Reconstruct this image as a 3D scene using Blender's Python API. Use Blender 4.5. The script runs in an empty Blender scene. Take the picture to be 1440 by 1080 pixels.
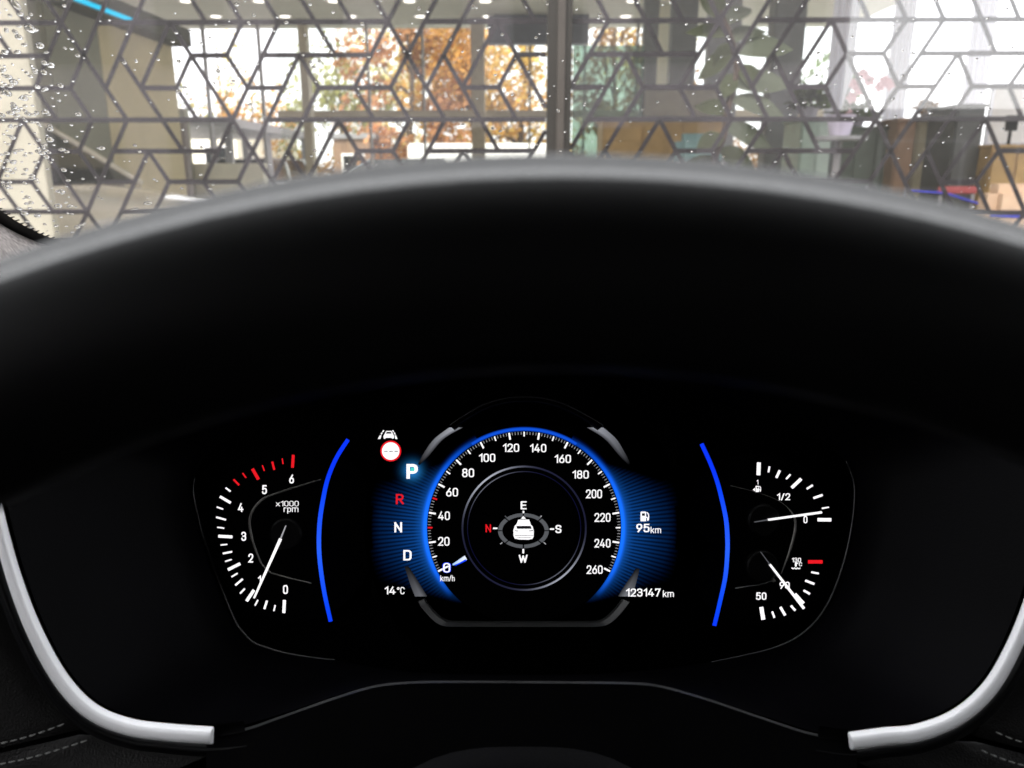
import bpy, bmesh, math, random
from mathutils import Vector, Matrix
R = math.radians
S = bpy.context.scene
COL = S.collection
random.seed(7)

# ------------------------------------------------------------------ camera, sky, sun, exposure
F = 1108.0                       # focal length in photo pixels (1440 wide)
EYE = Vector((0, 0, 1.2))
PITCH, YAW = 15.0, 1.1
CAMROT = Matrix.Rotation(R(YAW), 4, 'Z') @ Matrix.Rotation(R(90 - PITCH), 4, 'X')
CAMM = Matrix.Translation(EYE) @ CAMROT
CARM = Matrix.Translation(EYE) @ Matrix.Rotation(R(YAW), 4, 'Z')
cd = bpy.data.cameras.new('camera'); cam = bpy.data.objects.new('camera', cd); COL.objects.link(cam)
cam.matrix_world = CAMM
cd.sensor_width = 36; cd.lens = 36 * F / 1440
cd.clip_start = 0.01; cd.clip_end = 3000
cd.dof.use_dof = True; cd.dof.focus_distance = 0.50; cd.dof.aperture_fstop = cd.lens / 2.35
cd.dof.aperture_blades = 0
S.camera = cam

EXPO = 2.0
S.view_settings.view_transform = 'Standard'; S.view_settings.look = 'None'
S.view_settings.exposure = EXPO; S.view_settings.gamma = 1; S.view_settings.use_curve_mapping = False
EM = 2 ** -EXPO
SUN_EL, SUN_AZ = 38.0, 200.0     # azimuth clockwise from +Y: behind the car, a little to the left
W = bpy.data.worlds.new('World'); S.world = W; W.use_nodes = True
wn = W.node_tree.nodes; wl = W.node_tree.links
sky = wn.new('ShaderNodeTexSky'); sky.sky_type = 'NISHITA'; sky.sun_disc = False
sky.sun_elevation = R(SUN_EL); sky.sun_rotation = R(SUN_AZ)
sky.dust_density = 3.0; sky.air_density = 1.0; sky.ozone_density = 1.0
hs = wn.new('ShaderNodeHueSaturation'); hs.inputs['Saturation'].default_value = 0.35
ov = wn.new('ShaderNodeMix'); ov.data_type = 'RGBA'; ov.inputs['Factor'].default_value = .65      # thin even cloud over the clear sky
ov.inputs[7].default_value = (6.4, 6.4, 6.5, 1)
wl.new(sky.outputs[0], hs.inputs['Color']); wl.new(hs.outputs[0], ov.inputs[6]); wl.new(ov.outputs[2], wn['Background'].inputs[0])
wn['Background'].inputs[1].default_value = 0.15
sl = bpy.data.lights.new('sun', 'SUN'); sl.energy = 1.3; sl.angle = R(14); sl.color = (1, .95, .88)
so = bpy.data.objects.new('sun', sl); COL.objects.link(so)
az = R(SUN_AZ); el = R(SUN_EL)
sdir = Vector((math.sin(az) * math.cos(el), math.cos(az) * math.cos(el), math.sin(el)))
so.rotation_euler = (-sdir).to_track_quat('-Z', 'Y').to_euler(); so.location = sdir * 60
try:
    S.cycles.use_denoising = True
    S.cycles.max_bounces = 12; S.cycles.transparent_max_bounces = 24
    S.cycles.sample_clamp_indirect = 6
except Exception: pass

# ------------------------------------------------------------------ helpers
def ray(px, py):
    return (CAMROT @ Vector(((px - 720) / F, (540 - py) / F, -1)))
def atY(px, py, Y):              # world point at distance Y in front, seen at that photo pixel
    d = ray(px, py); t = Y / d.y
    return EYE + d * t
def atZ(px, py, Z):
    d = ray(px, py); t = (Z - EYE.z) / d.z
    return EYE + d * t
def C(px, py, d=.42, off=0.0):   # camera-frame point at depth d (off = metres towards the viewer)
    return Vector(((px - 720) / F * d, (540 - py) / F * d, -d + off))

def mk(name, verts, faces, mat=None, parent=None, smooth=False, loc=None, link=True):
    me = bpy.data.meshes.new(name); me.from_pydata([tuple(v) for v in verts], [], faces)
    me.update()
    if smooth:
        me.polygons.foreach_set('use_smooth', [True] * len(me.polygons))
    o = bpy.data.objects.new(name, me)
    if mat is not None: me.materials.append(mat)
    if link: COL.objects.link(o)
    if parent is not None: o.parent = parent
    if loc is not None: o.location = loc
    return o
def tag(o, label=None, cat=None, group=None, kind=None):
    if label: o['label'] = label
    if cat: o['category'] = cat
    if group: o['group'] = group
    if kind: o['kind'] = kind
    return o
def thing(name, label, cat, matrix=None, group=None):
    o = bpy.data.objects.new(name, None); COL.objects.link(o); o.empty_display_size = .05
    if matrix is not None: o.matrix_world = matrix
    return tag(o, label, cat, group)
def copy_tree(o, parent=None):
    c = o.copy(); COL.objects.link(c)
    if parent is not None: c.parent = parent
    for ch in list(o.children): copy_tree(ch, c)
    return c
class MB:                        # collects simple shapes into one mesh
    def __init__(s): s.v = []; s.f = []
    def add(s, vs, fs):
        n = len(s.v); s.v += [Vector(v) for v in vs]; s.f += [tuple(i + n for i in f) for f in fs]; return s
    def box(s, x0, x1, y0, y1, z0, z1):
        return s.add([(x0,y0,z0),(x1,y0,z0),(x1,y1,z0),(x0,y1,z0),(x0,y0,z1),(x1,y0,z1),(x1,y1,z1),(x0,y1,z1)],
              [(0,3,2,1),(4,5,6,7),(0,1,5,4),(1,2,6,5),(2,3,7,6),(3,0,4,7)])
    def tube(s, pts, rad, n=8, caps=True):
        pts = [Vector(p) for p in pts]; m = len(pts)
        rads = rad if isinstance(rad, (list, tuple)) else [rad] * m
        vs = []; up = None
        for i, p in enumerate(pts):
            t = (pts[min(i+1,m-1)] - pts[max(i-1,0)]).normalized()
            if up is None: up = t.orthogonal().normalized()
            up = (up - t * up.dot(t)).normalized(); b = t.cross(up)
            for k in range(n):
                a = 2*math.pi*k/n; vs.append(p + (up*math.cos(a) + b*math.sin(a)) * rads[i])
        fs = [(i*n+k, i*n+(k+1)%n, (i+1)*n+(k+1)%n, (i+1)*n+k) for i in range(m-1) for k in range(n)]
        if caps: fs += [tuple(range(n))[::-1], tuple((m-1)*n+k for k in range(n))]
        return s.add(vs, fs)
    def lathe(s, prof, n=20, c=(0,0,0)):
        c = Vector(c); vs = []
        for r, z in prof:
            for k in range(n):
                a = 2*math.pi*k/n; vs.append(c + Vector((r*math.cos(a), r*math.sin(a), z)))
        m = len(prof)
        return s.add(vs, [(i*n+k, i*n+(k+1)%n, (i+1)*n+(k+1)%n, (i+1)*n+k) for i in range(m-1) for k in range(n)])
    def grid(s, rows, closed=False):
        n = len(rows[0]); vs = [p for r in rows for p in r]
        rng = range(n) if closed else range(n-1)
        return s.add(vs, [(i*n+k, i*n+(k+1)%n, (i+1)*n+(k+1)%n, (i+1)*n+k) for i in range(len(rows)-1) for k in rng])
    def build(s, name, mat, parent=None, smooth=False, bevel=0, org=None):
        vs = s.v if org is None else [v - org for v in s.v]
        o = mk(name, vs, s.f, mat, parent, smooth)
        if bevel:
            bm = bmesh.new(); bm.from_mesh(o.data)
            bmesh.ops.bevel(bm, geom=bm.edges[:], offset=bevel, segments=2, affect='EDGES', clamp_overlap=True)
            bm.to_mesh(o.data); bm.free()
        return o
def spline(pts, n=8, closed=False):      # Catmull-Rom through points
    pts = [Vector(p) for p in pts]; m = len(pts); out = []
    for i in range(m if closed else m-1):
        g = (lambda k: pts[k % m]) if closed else (lambda k: pts[max(0, min(m-1, k))])
        p0, p1, p2, p3 = g(i-1), g(i), g(i+1), g(i+2)
        for j in range(n):
            t = j/n
            out.append(.5*((2*p1) + (p2-p0)*t + (2*p0-5*p1+4*p2-p3)*t*t + (3*p1-p0-3*p2+p3)*t**3))
    if not closed: out.append(pts[-1])
    return out

# ------------------------------------------------------------------ materials
def nodes(name):
    m = bpy.data.materials.new(name); m.use_nodes = True
    nt = m.node_tree; b = nt.nodes['Principled BSDF']
    return m, nt, b
def pmat(name, col, rough=.6, metal=0.0, var=.12, vscale=8.0, bump=0.0, bscale=200.0, spec=.5, coat=0.0, kind='noise'):
    m, nt, b = nodes(name); N = nt.nodes.new; L = nt.links.new
    b.inputs['Roughness'].default_value = rough; b.inputs['Metallic'].default_value = metal
    b.inputs['Specular IOR Level'].default_value = spec; b.inputs['Coat Weight'].default_value = coat
    tc = N('ShaderNodeTexCoord')
    nz = N('ShaderNodeTexNoise'); nz.inputs['Scale'].default_value = vscale; nz.inputs['Detail'].default_value = 5
    L(tc.outputs['Object'], nz.inputs['Vector'])
    mp = N('ShaderNodeMapRange'); mp.inputs[3].default_value = 1-var; mp.inputs[4].default_value = 1+var
    mp.inputs[1].default_value = .3; mp.inputs[2].default_value = .7
    L(nz.outputs['Fac'], mp.inputs[0])
    mx = N('ShaderNodeVectorMath'); mx.operation = 'SCALE'; mx.inputs[0].default_value = col[:3]
    L(mp.outputs[0], mx.inputs['Scale']); L(mx.outputs[0], b.inputs['Base Color'])
    if bump:
        if kind == 'voronoi':
            t = N('ShaderNodeTexVoronoi'); out = t.outputs['Distance']
        else:
            t = N('ShaderNodeTexNoise'); t.inputs['Detail'].default_value = 3; out = t.outputs['Fac']
        t.inputs['Scale'].default_value = bscale; L(tc.outputs['Object'], t.inputs['Vector'])
        bp = N('ShaderNodeBump'); bp.inputs['Strength'].default_value = bump; bp.inputs['Distance'].default_value = .2/bscale*2
        L(out, bp.inputs['Height']); L(bp.outputs[0], b.inputs['Normal'])
    return m
def emat(name, col, st=1.0):
    m = bpy.data.materials.new(name); m.use_nodes = True; nt = m.node_tree
    nt.nodes.remove(nt.nodes['Principled BSDF'])
    e = nt.nodes.new('ShaderNodeEmission'); e.inputs[0].default_value = (*col, 1); e.inputs[1].default_value = st * EM
    nt.links.new(e.outputs[0], nt.nodes['Material Output'].inputs[0]); return m
def vcmat(name, st=1.0):         # screen graphics: each vertex carries the brightness the display gives it
    m = bpy.data.materials.new(name); m.use_nodes = True; nt = m.node_tree
    nt.nodes.remove(nt.nodes['Principled BSDF'])
    e = nt.nodes.new('ShaderNodeEmission'); a = nt.nodes.new('ShaderNodeAttribute'); a.attribute_name = 'lum'
    nt.links.new(a.outputs['Color'], e.inputs[0]); e.inputs[1].default_value = st * EM
    nt.links.new(e.outputs[0], nt.nodes['Material Output'].inputs[0]); return m
def glassmat(name, tint=(1,1,1), refl=.06, fres=1.45, veil=0.0, veilcol=(.8,.8,.85), rough=0.0):
    m = bpy.data.materials.new(name); m.use_nodes = True; nt = m.node_tree; N = nt.nodes.new; L = nt.links.new
    nt.nodes.remove(nt.nodes['Principled BSDF'])
    tr = N('ShaderNodeBsdfTransparent'); tr.inputs[0].default_value = (*tint, 1)
    gl = N('ShaderNodeBsdfGlossy'); gl.inputs['Roughness'].default_value = rough
    fr = N('ShaderNodeFresnel'); ge = N('ShaderNodeNewGeometry'); pw = N('ShaderNodeMath'); pw.operation = 'MULTIPLY_ADD'   # thin sheet: both faces reflect alike
    pw.inputs[1].default_value = 1/fres - fres; pw.inputs[2].default_value = fres
    L(ge.outputs['Backfacing'], pw.inputs[0]); L(pw.outputs[0], fr.inputs[0])
    ad = N('ShaderNodeMath'); ad.operation = 'ADD'; ad.inputs[1].default_value = refl; ad.use_clamp = True
    L(fr.outputs[0], ad.inputs[0])
    mx = N('ShaderNodeMixShader'); L(ad.outputs[0], mx.inputs[0]); L(tr.outputs[0], mx.inputs[1]); L(gl.outputs[0], mx.inputs[2])
    out = mx
    if veil:
        d = N('ShaderNodeBsdfTranslucent'); d.inputs[0].default_value = (*veilcol, 1)
        nz = N('ShaderNodeTexNoise'); nz.inputs['Scale'].default_value = 5; tc = N('ShaderNodeTexCoord'); L(tc.outputs['Object'], nz.inputs['Vector'])
        mm = N('ShaderNodeMath'); mm.operation = 'MULTIPLY'; mm.inputs[1].default_value = veil*2; L(nz.outputs['Fac'], mm.inputs[0])
        m2 = N('ShaderNodeMixShader'); L(mm.outputs[0], m2.inputs[0]); L(mx.outputs[0], m2.inputs[1]); L(d.outputs[0], m2.inputs[2]); out = m2
    L(out.outputs[0], nt.nodes['Material Output'].inputs[0]); return m
def leafmat(name, col, var=.5):
    m = bpy.data.materials.new(name); m.use_nodes = True; nt = m.node_tree; N = nt.nodes.new; L = nt.links.new
    nt.nodes.remove(nt.nodes['Principled BSDF'])
    d = N('ShaderNodeBsdfDiffuse'); t = N('ShaderNodeBsdfTranslucent'); mx = N('ShaderNodeMixShader'); mx.inputs[0].default_value = .45
    tc = N('ShaderNodeTexCoord'); nz = N('ShaderNodeTexNoise'); nz.inputs['Scale'].default_value = 1.3; L(tc.outputs['Object'], nz.inputs['Vector'])
    rp = N('ShaderNodeValToRGB'); rp.color_ramp.elements[0].position = .35; rp.color_ramp.elements[1].position = .65
    rp.color_ramp.elements[0].color = (*[c*(1-var) for c in col], 1)
    rp.color_ramp.elements[1].color = (min(1,col[0]*(1+var)), min(1,col[1]*(1+var*1.2)), col[2]*(1+var), 1)
    L(nz.outputs['Fac'], rp.inputs[0]); L(rp.outputs[0], d.inputs[0]); L(rp.outputs[0], t.inputs[0])
    L(d.outputs[0], mx.inputs[1]); L(t.outputs[0], mx.inputs[2]); L(mx.outputs[0], nt.nodes['Material Output'].inputs[0]); return m

M = {}
M['asphalt'] = pmat('asphalt', (.05,.05,.052), .9, var=.3, vscale=3, bump=.4, bscale=120)
M['paving'] = pmat('paving', (.45,.44,.41), .85, var=.15, vscale=2, bump=.3, bscale=60)
M['floor_tile'] = pmat('floor_tile', (.38,.37,.34), .3, var=.06, vscale=1)
M['ceiling_paint'] = pmat('ceiling_paint', (.56,.54,.45), .8, var=.04, vscale=1.5)
M['beige'] = pmat('beige_wall', (.66,.56,.34), .8, var=.07, vscale=2)
M['olive'] = pmat('olive_wall', (.28,.275,.20), .8, var=.1, vscale=2)
M['taupe'] = pmat('taupe_wall', (.30,.26,.24), .7, var=.08, vscale=2)
M['soffit'] = pmat('dark_soffit', (.09,.09,.065), .7, var=.1, vscale=2)
M['col_beige'] = pmat('column_beige', (.50,.44,.33), .7, var=.06)
M['col_grey'] = pmat('column_grey', (.25,.26,.26), .6, var=.06)
M['col_white'] = leafmat('translucent_white', (.84,.84,.92), .02)  # translucent instead of solid, so the white columns come out bright
M['white'] = pmat('white_paint', (.80,.79,.76), .5, var=.03)
M['cream'] = pmat('cream_paint', (.80,.77,.62), .5, var=.04)
M['cream_wall'] = pmat('cream_wall', (.56,.54,.42), .7, var=.04)
M['alu'] = pmat('brown_aluminium', (.014,.012,.010), .5, metal=0, spec=.2, var=.1, vscale=12)
M['alu_light'] = pmat('bronze_aluminium', (.038,.032,.028), .5, metal=0, spec=.2, var=.1, vscale=12)
M['lattice'] = pmat('lattice_film', (.026,.023,.025), .7, spec=.1, var=.25, vscale=6)
M['steel'] = pmat('painted_steel', (.22,.22,.22), .5, var=.1)
M['ochre'] = pmat('ochre_wood', (.46,.30,.11), .5, var=.2, vscale=5)
M['brown'] = pmat('brown_board', (.20,.12,.07), .6, var=.2, vscale=5)
M['darkgreen'] = pmat('dark_green_board', (.10,.13,.095), .5, var=.2, vscale=5)
M['bluegrey'] = pmat('blue_grey_board', (.16,.17,.20), .6, var=.08)
M['peach'] = pmat('peach_fabric', (.62,.45,.30), .8, var=.1, bump=.3, bscale=150)
M['blue'] = pmat('blue_plastic', (.03,.04,.42), .4, var=.05)
M['red'] = pmat('red_plastic', (.30,.06,.06), .4, var=.05)
M['bark'] = pmat('bark', (.07,.05,.035), .95, var=.4, vscale=6, bump=.8, bscale=25)
M['pot'] = pmat('glazed_pot', (.42,.40,.45), .35, var=.06)
M['tyre'] = pmat('tyre', (.015,.015,.015), .85, var=.2)
M['rimalloy'] = pmat('alloy', (.5,.5,.52), .3, metal=.9, var=.05)
M['carglass'] = pmat('car_glass', (.012,.014,.014), .06, var=.05, spec=.6)
M['lamp_lens'] = pmat('lamp_lens', (.75,.75,.75), .1, var=.02)
for n, c in (('gold',(.68,.46,.15)),('orange',(.57,.31,.09)),('red',(.50,.25,.12)),('yellow',(.64,.53,.24)),('green',(.085,.12,.035)),('olive',(.30,.29,.11)),('brown',(.28,.15,.055))):
    M['leaf_'+n] = leafmat('leaf_'+n, c)
M['leaf_plant'] = leafmat('leaf_plant', (.10,.115,.06), .35)
M['leaf_pale'] = leafmat('leaf_pale', (.17,.19,.14), .3)
M['petal'] = leafmat('petal', (.85,.60,.65), .2)
M['facade_glass'] = glassmat('facade_glass', (.97,.96,.97), refl=.042, fres=1.42)
M['rear_glass'] = glassmat('rear_glass', (.95,.97,.95), refl=.02)
M['green_glass'] = glassmat('green_glass', (.50,.60,.53), refl=.05, veil=.12, veilcol=(.55,.62,.55))
M['windshield'] = glassmat('windshield_glass', (.97,.98,.97), refl=.0, fres=1.13, veil=.018, veilcol=(.92,.88,.82))
M['cyan_led'] = emat('cyan_led', (.0,.62,.95), 1.3)
M['downlight'] = emat('downlight_glow', (1,.95,.85), 6)
# car interior
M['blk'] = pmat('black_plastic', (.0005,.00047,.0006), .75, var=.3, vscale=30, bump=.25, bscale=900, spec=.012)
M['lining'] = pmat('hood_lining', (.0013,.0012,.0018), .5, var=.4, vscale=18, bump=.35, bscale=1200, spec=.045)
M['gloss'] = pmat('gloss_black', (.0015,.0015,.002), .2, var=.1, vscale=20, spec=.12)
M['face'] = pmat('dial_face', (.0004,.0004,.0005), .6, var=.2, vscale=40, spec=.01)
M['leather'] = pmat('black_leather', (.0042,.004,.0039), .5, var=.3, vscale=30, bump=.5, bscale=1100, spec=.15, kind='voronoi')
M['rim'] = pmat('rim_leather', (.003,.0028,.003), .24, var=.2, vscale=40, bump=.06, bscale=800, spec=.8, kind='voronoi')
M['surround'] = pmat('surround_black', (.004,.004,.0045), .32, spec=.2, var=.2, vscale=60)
M['edge'] = pmat('painted_lip_highlight', (.045,.045,.046), .4, spec=.6, var=.2, vscale=60)  # paler lip colour that paints in the shroud's highlight line
M['rim_shaded'] = pmat('rim_shaded', (.0024,.0023,.0024), .5, spec=.30, var=.3, vscale=40, bump=.08, bscale=1500, kind='voronoi')  # rim leather toned down for the shaded inner side
M['silver'] = pmat('satin_silver', (.88,.88,.90), .44, metal=.25, var=.06, vscale=25, bump=.05, bscale=1500)
M['thread'] = pmat('grey_thread', (.12,.12,.115), .8, var=.2, vscale=200)
M['cloth'] = pmat('pillar_cloth', (.24,.215,.205), .95, var=.55, vscale=300, bump=.9, bscale=900)
M['headliner'] = pmat('headliner', (.03,.03,.03), .95, var=.1)
M['frit'] = pmat('frit_black', (.008,.008,.008), .4, var=.1)
M['paint'] = pmat('car_paint', (.08,.085,.10), .3, metal=.5, coat=.6, var=.05)
M['darkchrome'] = pmat('dark_chrome', (.16,.16,.165), .28, metal=.9, var=.08, vscale=60)
M['bezel'] = pmat('bezel_grey', (.10,.10,.10), .35, metal=.6, var=.1, vscale=60)
M['brow_line'] = pmat('brow_line', (.022,.022,.024), .4, var=.2, vscale=60)
M['hub'] = pmat('needle_hub_black', (.002,.002,.002), .35, spec=.08, var=.2, vscale=60)
M['tray'] = pmat('tray_grey', (.028,.028,.028), .4, metal=.6, var=.1, vscale=60)
M['dim'] = pmat('grey_ring', (.15,.145,.135), .4, metal=.5, var=.1, vscale=60)
M['lit_white'] = emat('lit_white', (1,.98,1), 1.25)
M['lit_red'] = emat('lit_red', (.85,.012,.02), 1.0)
M['lit_blue'] = emat('lit_blue', (.004,.05,1.0), 1.15)
M['lit_teal'] = emat('lit_teal', (.08,.72,.62), 1.0)
M['lit_grey'] = emat('lit_grey', (.10,.105,.115), 1.0)
M['lit_dark'] = emat('lit_dark', (.01,.01,.012), 1.0)
M['lit_mid'] = emat('lit_mid', (.42,.42,.44), 1.0)
M['graphic'] = vcmat('display_graphic', 1.0)
m = bpy.data.materials.new('raindrop_water'); m.use_nodes = True; nt = m.node_tree; nt.nodes.remove(nt.nodes['Principled BSDF'])
g = nt.nodes.new('ShaderNodeBsdfGlass'); g.inputs['IOR'].default_value = 1.33; g.inputs['Roughness'].default_value = 0
nt.links.new(g.outputs[0], nt.nodes['Material Output'].inputs[0]); M['water'] = m

# ================================================================== SETTING
g = MB().grid([[Vector((x, y, 0)) for x in (-900,-60,-20,0,20,60,900)] for y in (-900,-60,-20,3.2)]).build('ground', M['asphalt']); tag(g, kind='structure')
g = MB().grid([[Vector((x, y, 0)) for x in (-900,-60,0,60,900)] for y in (14.6,40,120,900)]).build('forecourt', M['paving']); tag(g, kind='structure')
g = MB().box(-30, 30, 3.2, 3.85, -.2, .12).build('pavement', M['paving'], bevel=.01); tag(g, kind='structure')

# ================================================================== SHOWROOM BUILDING
FY = 4.0                          # plane of the patterned glass
RY = 14.0                         # rear glazing
CEIL = 3.56
show = thing('showroom', 'glazed showroom behind a dark triangular lattice with downlit ceiling', 'building', Matrix.Translation((0, FY, 0)))
def sp(mb, name, mat, **k):       # a part of the showroom, given in world coordinates
    return mb.build(name, mat, show, org=Vector((0, FY, 0)), **k)
sp(MB().box(-12, 14, 3.86, 14.5, -.1, .1), 'floor', M['floor_tile'])
sp(MB().box(-12, 5.35, 4.3, RY+.4, CEIL, CEIL+.3), 'ceiling', M['ceiling_paint'])
sp(MB().box(-12, 14, 3.9, 4.29, 3.3, 3.75), 'fascia', M['steel'], bevel=.02)
# front glass and mullion
xm0 = atY(769, 120, FY).x; xm1 = atY(803, 120, FY).x
mw = xm1 - xm0
sp(MB().box(-12, xm0-.002, FY-.006, FY+.006, .12, 3.3), 'glass_pane', M['facade_glass'])
sp(MB().box(xm1+.002, 14, FY-.006, FY+.006, .12, 3.3), 'glass_pane', M['facade_glass'])
mu = sp(MB().box(xm0, xm1, FY-.05, FY+.09, .12, 3.3), 'mullion', M['alu'], bevel=.004)
sp(MB().box(xm0+mw*.40, xm0+mw*.72, FY-.075, FY-.052, .12, 3.3), 'mullion_cap', M['alu_light'], bevel=.003)
# lattice: triangular grid with a repeating choice of edges, straight runs joined into strips
px_h = 26.0
p0 = atY(545, 29.5, FY); p1 = atY(545, 168, FY)
rowh = (p0.z - p1.z) / 3; hx = (atY(545 + 26*17, 28, FY).x - p0.x) / 17
EH = {0: [(h, h+2) for h in range(2, 18, 2)], 1: [(7,9),(11,13),(13,15),(15,17)], 2: [(4,6),(10,12),(14,16),(16,18)]}
ED = {0: [(0,-1),(0,1),(2,-1),(4,-1),(6,-1),(6,1),(10,-1),(12,-1),(14,1)],
      1: [(17,-1),(1,-1),(1,1),(3,-1),(3,1),(5,-1),(7,-1),(7,1),(9,1),(11,-1),(13,-1),(13,1)],
      2: [(0,1),(2,1),(4,1),(6,1),(8,1),(10,-1),(12,-1),(14,-1),(16,1)]}
edges = set()
for k in range(-8, 20):
    b, kk = k // 3, k % 3
    for rep in range(-9, 11):
        sh = 18*rep + 9*b
        for a, c in EH[kk]: edges.add(((k, a+sh), (k, c+sh)))
        for a, d in ED[kk]: edges.add(((k, a+sh), (k+1, a+sh+d)))
edges = {e for e in edges if -62 <= e[0][1] <= 76}
def node(k, h): return Vector((p0.x + hx*h, FY+.012, p0.z - rowh*k))
runs = []; left = set(edges)
while left:
    a, c = min(left); left.remove((a, c)); d = (c[0]-a[0], c[1]-a[1])
    while (c, (c[0]+d[0], c[1]+d[1])) in left:
        n = (c[0]+d[0], c[1]+d[1]); left.remove((c, n)); c = n
    runs.append((a, c))
SW = .0108
outer_mb = MB(); KC, HC = 3.0, 6.0
def near(r): return max(abs((r[0][1]+r[1][1])/2-HC)/30, abs((r[0][0]+r[1][0])/2-KC)/4.2)
keep = set(sorted(runs, key=near)[:275])
for a, c in sorted(runs):
    A, B = node(*a), node(*c); inner_ = (a, c) in keep
    for lo, hi in ((-99, xm0-.003), (xm1+.003, 99)):      # the mullion cuts the strips
        P, Q = A.copy(), B.copy()
        if P.x > Q.x: P, Q = Q, P
        if Q.x < lo+.02 or P.x > hi-.02: continue
        if P.x < lo: P = P.lerp(Q, (lo-P.x)/(Q.x-P.x))
        if Q.x > hi: Q = P.lerp(Q, (hi-P.x)/(Q.x-P.x))
        if (Q-P).length < .03: continue
        t = (Q-P).normalized(); n = Vector((-t.z, 0, t.x)) * (SW if abs(t.z) > .1 else SW*1.12)
        dy = .0005*(abs(a[0]*7+a[1]*3) % 4); th = .002
        if abs(t.z) < .1: dy = .003
        vs = [P-n, Q-n, Q+n, P+n]
        vs = [v + Vector((0, dy, 0)) for v in vs] + [v + Vector((0, dy+th, 0)) for v in vs]
        if P.z < .15 or Q.z < .15 or max(P.z, Q.z) > 3.28: continue
        if not inner_: outer_mb.add(vs, [(0,1,2,3),(7,6,5,4),(0,4,5,1),(1,5,6,2),(2,6,7,3),(3,7,4,0)])
        else: MB().add(vs, [(0,1,2,3),(7,6,5,4),(0,4,5,1),(1,5,6,2),(2,6,7,3),(3,7,4,0)]).build('lattice_strip', M['lattice'], show, org=Vector((0, FY, 0)))
tag(outer_mb.build('outer_lattice', M['lattice'], show, org=Vector((0, FY, 0))), kind='stuff')
# rear glazing
sp(MB().box(-4.2, 5.3, RY-.004, RY+.004, .1, CEIL-.002), 'rear_pane', M['rear_glass'])
for px, w in ((290, 3.2), (367, 3.4), (518, 2.6), (595, 3.0), (745, 3.0), (822, 3.0), (895, 3.0)):
    x = atY(px, 100, RY).x; hw = w/2/F*RY
    sp(MB().box(x-hw, x+hw, RY-.05, RY+.05, .1, CEIL-.004), 'rear_mullion', M['steel'])
for px, w in ((438, 10), (674, 17)):
    x = atY(px, 100, RY).x; hw = w/2/F*RY
    sp(MB().box(x-hw, x+hw, RY-.5, RY-.25, .1, CEIL-.004), 'column', M['col_beige'], bevel=.01)
z0 = atY(600, 166, RY).z; z1 = atY(600, 156, RY).z
sp(MB().box(-4.2, 5.3, RY-.16, RY-.052, z0, z1), 'transom', M['col_beige'], bevel=.01)
za = atY(720, 61, RY-.8).z
sp(MB().box(atY(686, 50, RY-.8).x, atY(828, 50, RY-.8).x, RY-.8, RY-.55, za, CEIL-.003), 'bulkhead', M['bluegrey'], bevel=.01)
# downlights
for py, xs in ((22.5, [207, 305, 400, 495, 591, 687, 783, 880]), (1, [157, 262, 366, 471, 576, 681, 786, 891])):
    for px in xs:
        p = atZ(px + random.uniform(-2,2), py, CEIL-.01)
        r = .085
        dl = sp(MB().lathe([(r*1.25, -.012), (r*1.25, .009), (r, .009), (r, -.012), (r*1.25, -.012)], 16, p), 'downlight', M['white'])
        MB().lathe([(r*.98, -.002), (0, -.002)], 16, p).build('lamp_lens', M['downlight'], dl, org=Vector((0, FY, 0)))
# side walls at left
xw = -3.95
pa = Vector((atY(40, 0, 7.0).x, 7.0, 0)); zt = atY(40, 0, 7.0).z
sp(MB().box(xw-.18, xw, 6.9, 7.75, .1, zt-.02), 'partition', M['olive'], bevel=.008)
sp(MB().box(xw-.16, xw-.004, 7.752, 9.35, .1, zt-.02), 'partition', M['beige'], bevel=.008)
sp(MB().box(xw-.20, xw+.20, 6.85, 9.4, zt-.018, zt+.16), 'soffit', M['soffit'], bevel=.008)
sp(MB().box(xw+.203, xw+.217, 6.86, 8.05, zt+.0, zt+.035), 'light_strip', M['cyan_led'])
sp(MB().box(-12, -4.3, 13.2, 13.4, .1, 1.35), 'parapet', M['cream'])
sp(MB().box(atY(-90, 160, 4.7).x, atY(52, 160, 4.7).x, 4.7, 4.76, .1, 3.29), 'partition', M['cream_wall'], bevel=.006)
x0, x1 = atY(66, 200, 9.6).x, atY(112, 200, 9.6).x
sp(MB().box(x0, x1, 9.5, 9.7, .1, 2.1), 'partition', M['taupe'], bevel=.01)
x0, x1 = atY(128, 200, 11).x, atY(260, 200, 11).x
sp(MB().box(x0, x1, 11, 11.15, .1, atY(200, 170, 11).z), 'partition', M['taupe'], bevel=.01)
x0, x1 = atY(224, 200, 13).x, atY(262, 200, 13).x
sp(MB().box(x0, x1, 13, 13.2, .1, atY(240, 152, 13).z), 'partition', M['olive'], bevel=.01)
# grey and white columns to the right of the mullion
def colpx(a, b, Y, mat, z1=3.9, dep=.25, z0=.1):
    sp(MB().box(atY(a, 80, Y).x, atY(b, 80, Y).x, Y, Y+dep, z0, z1), 'column', mat, bevel=.012)
colpx(905, 925, 11, M['col_grey'], CEIL-.003); colpx(944, 979, 10, M['col_grey'], CEIL-.003); colpx(996, 1040, 11.5, M['col_grey'], CEIL-.003)
colpx(1086, 1130, 8.5, M['col_grey'], CEIL-.003)
colpx(926, 941, 12.5, M['cream'], CEIL-.003)
for a_, b_ in ((1166, 1203), (1250, 1282), (1360, 1395)):       # stand-ins for white columns: pleated translucent sheets that brighten in backlight
    xa, xb = atY(a_, 80, 9).x, atY(b_, 80, 9).x; rows = []
    for z_ in (.1, 1.2, 2.2, 3.29): rows.append([Vector((xa + (xb-xa)*i/16, 9 + .02*math.sin(i*1.6), z_)) for i in range(17)])
    sp(MB().grid(rows), 'white_column', M['col_white'], smooth=True)
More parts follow.
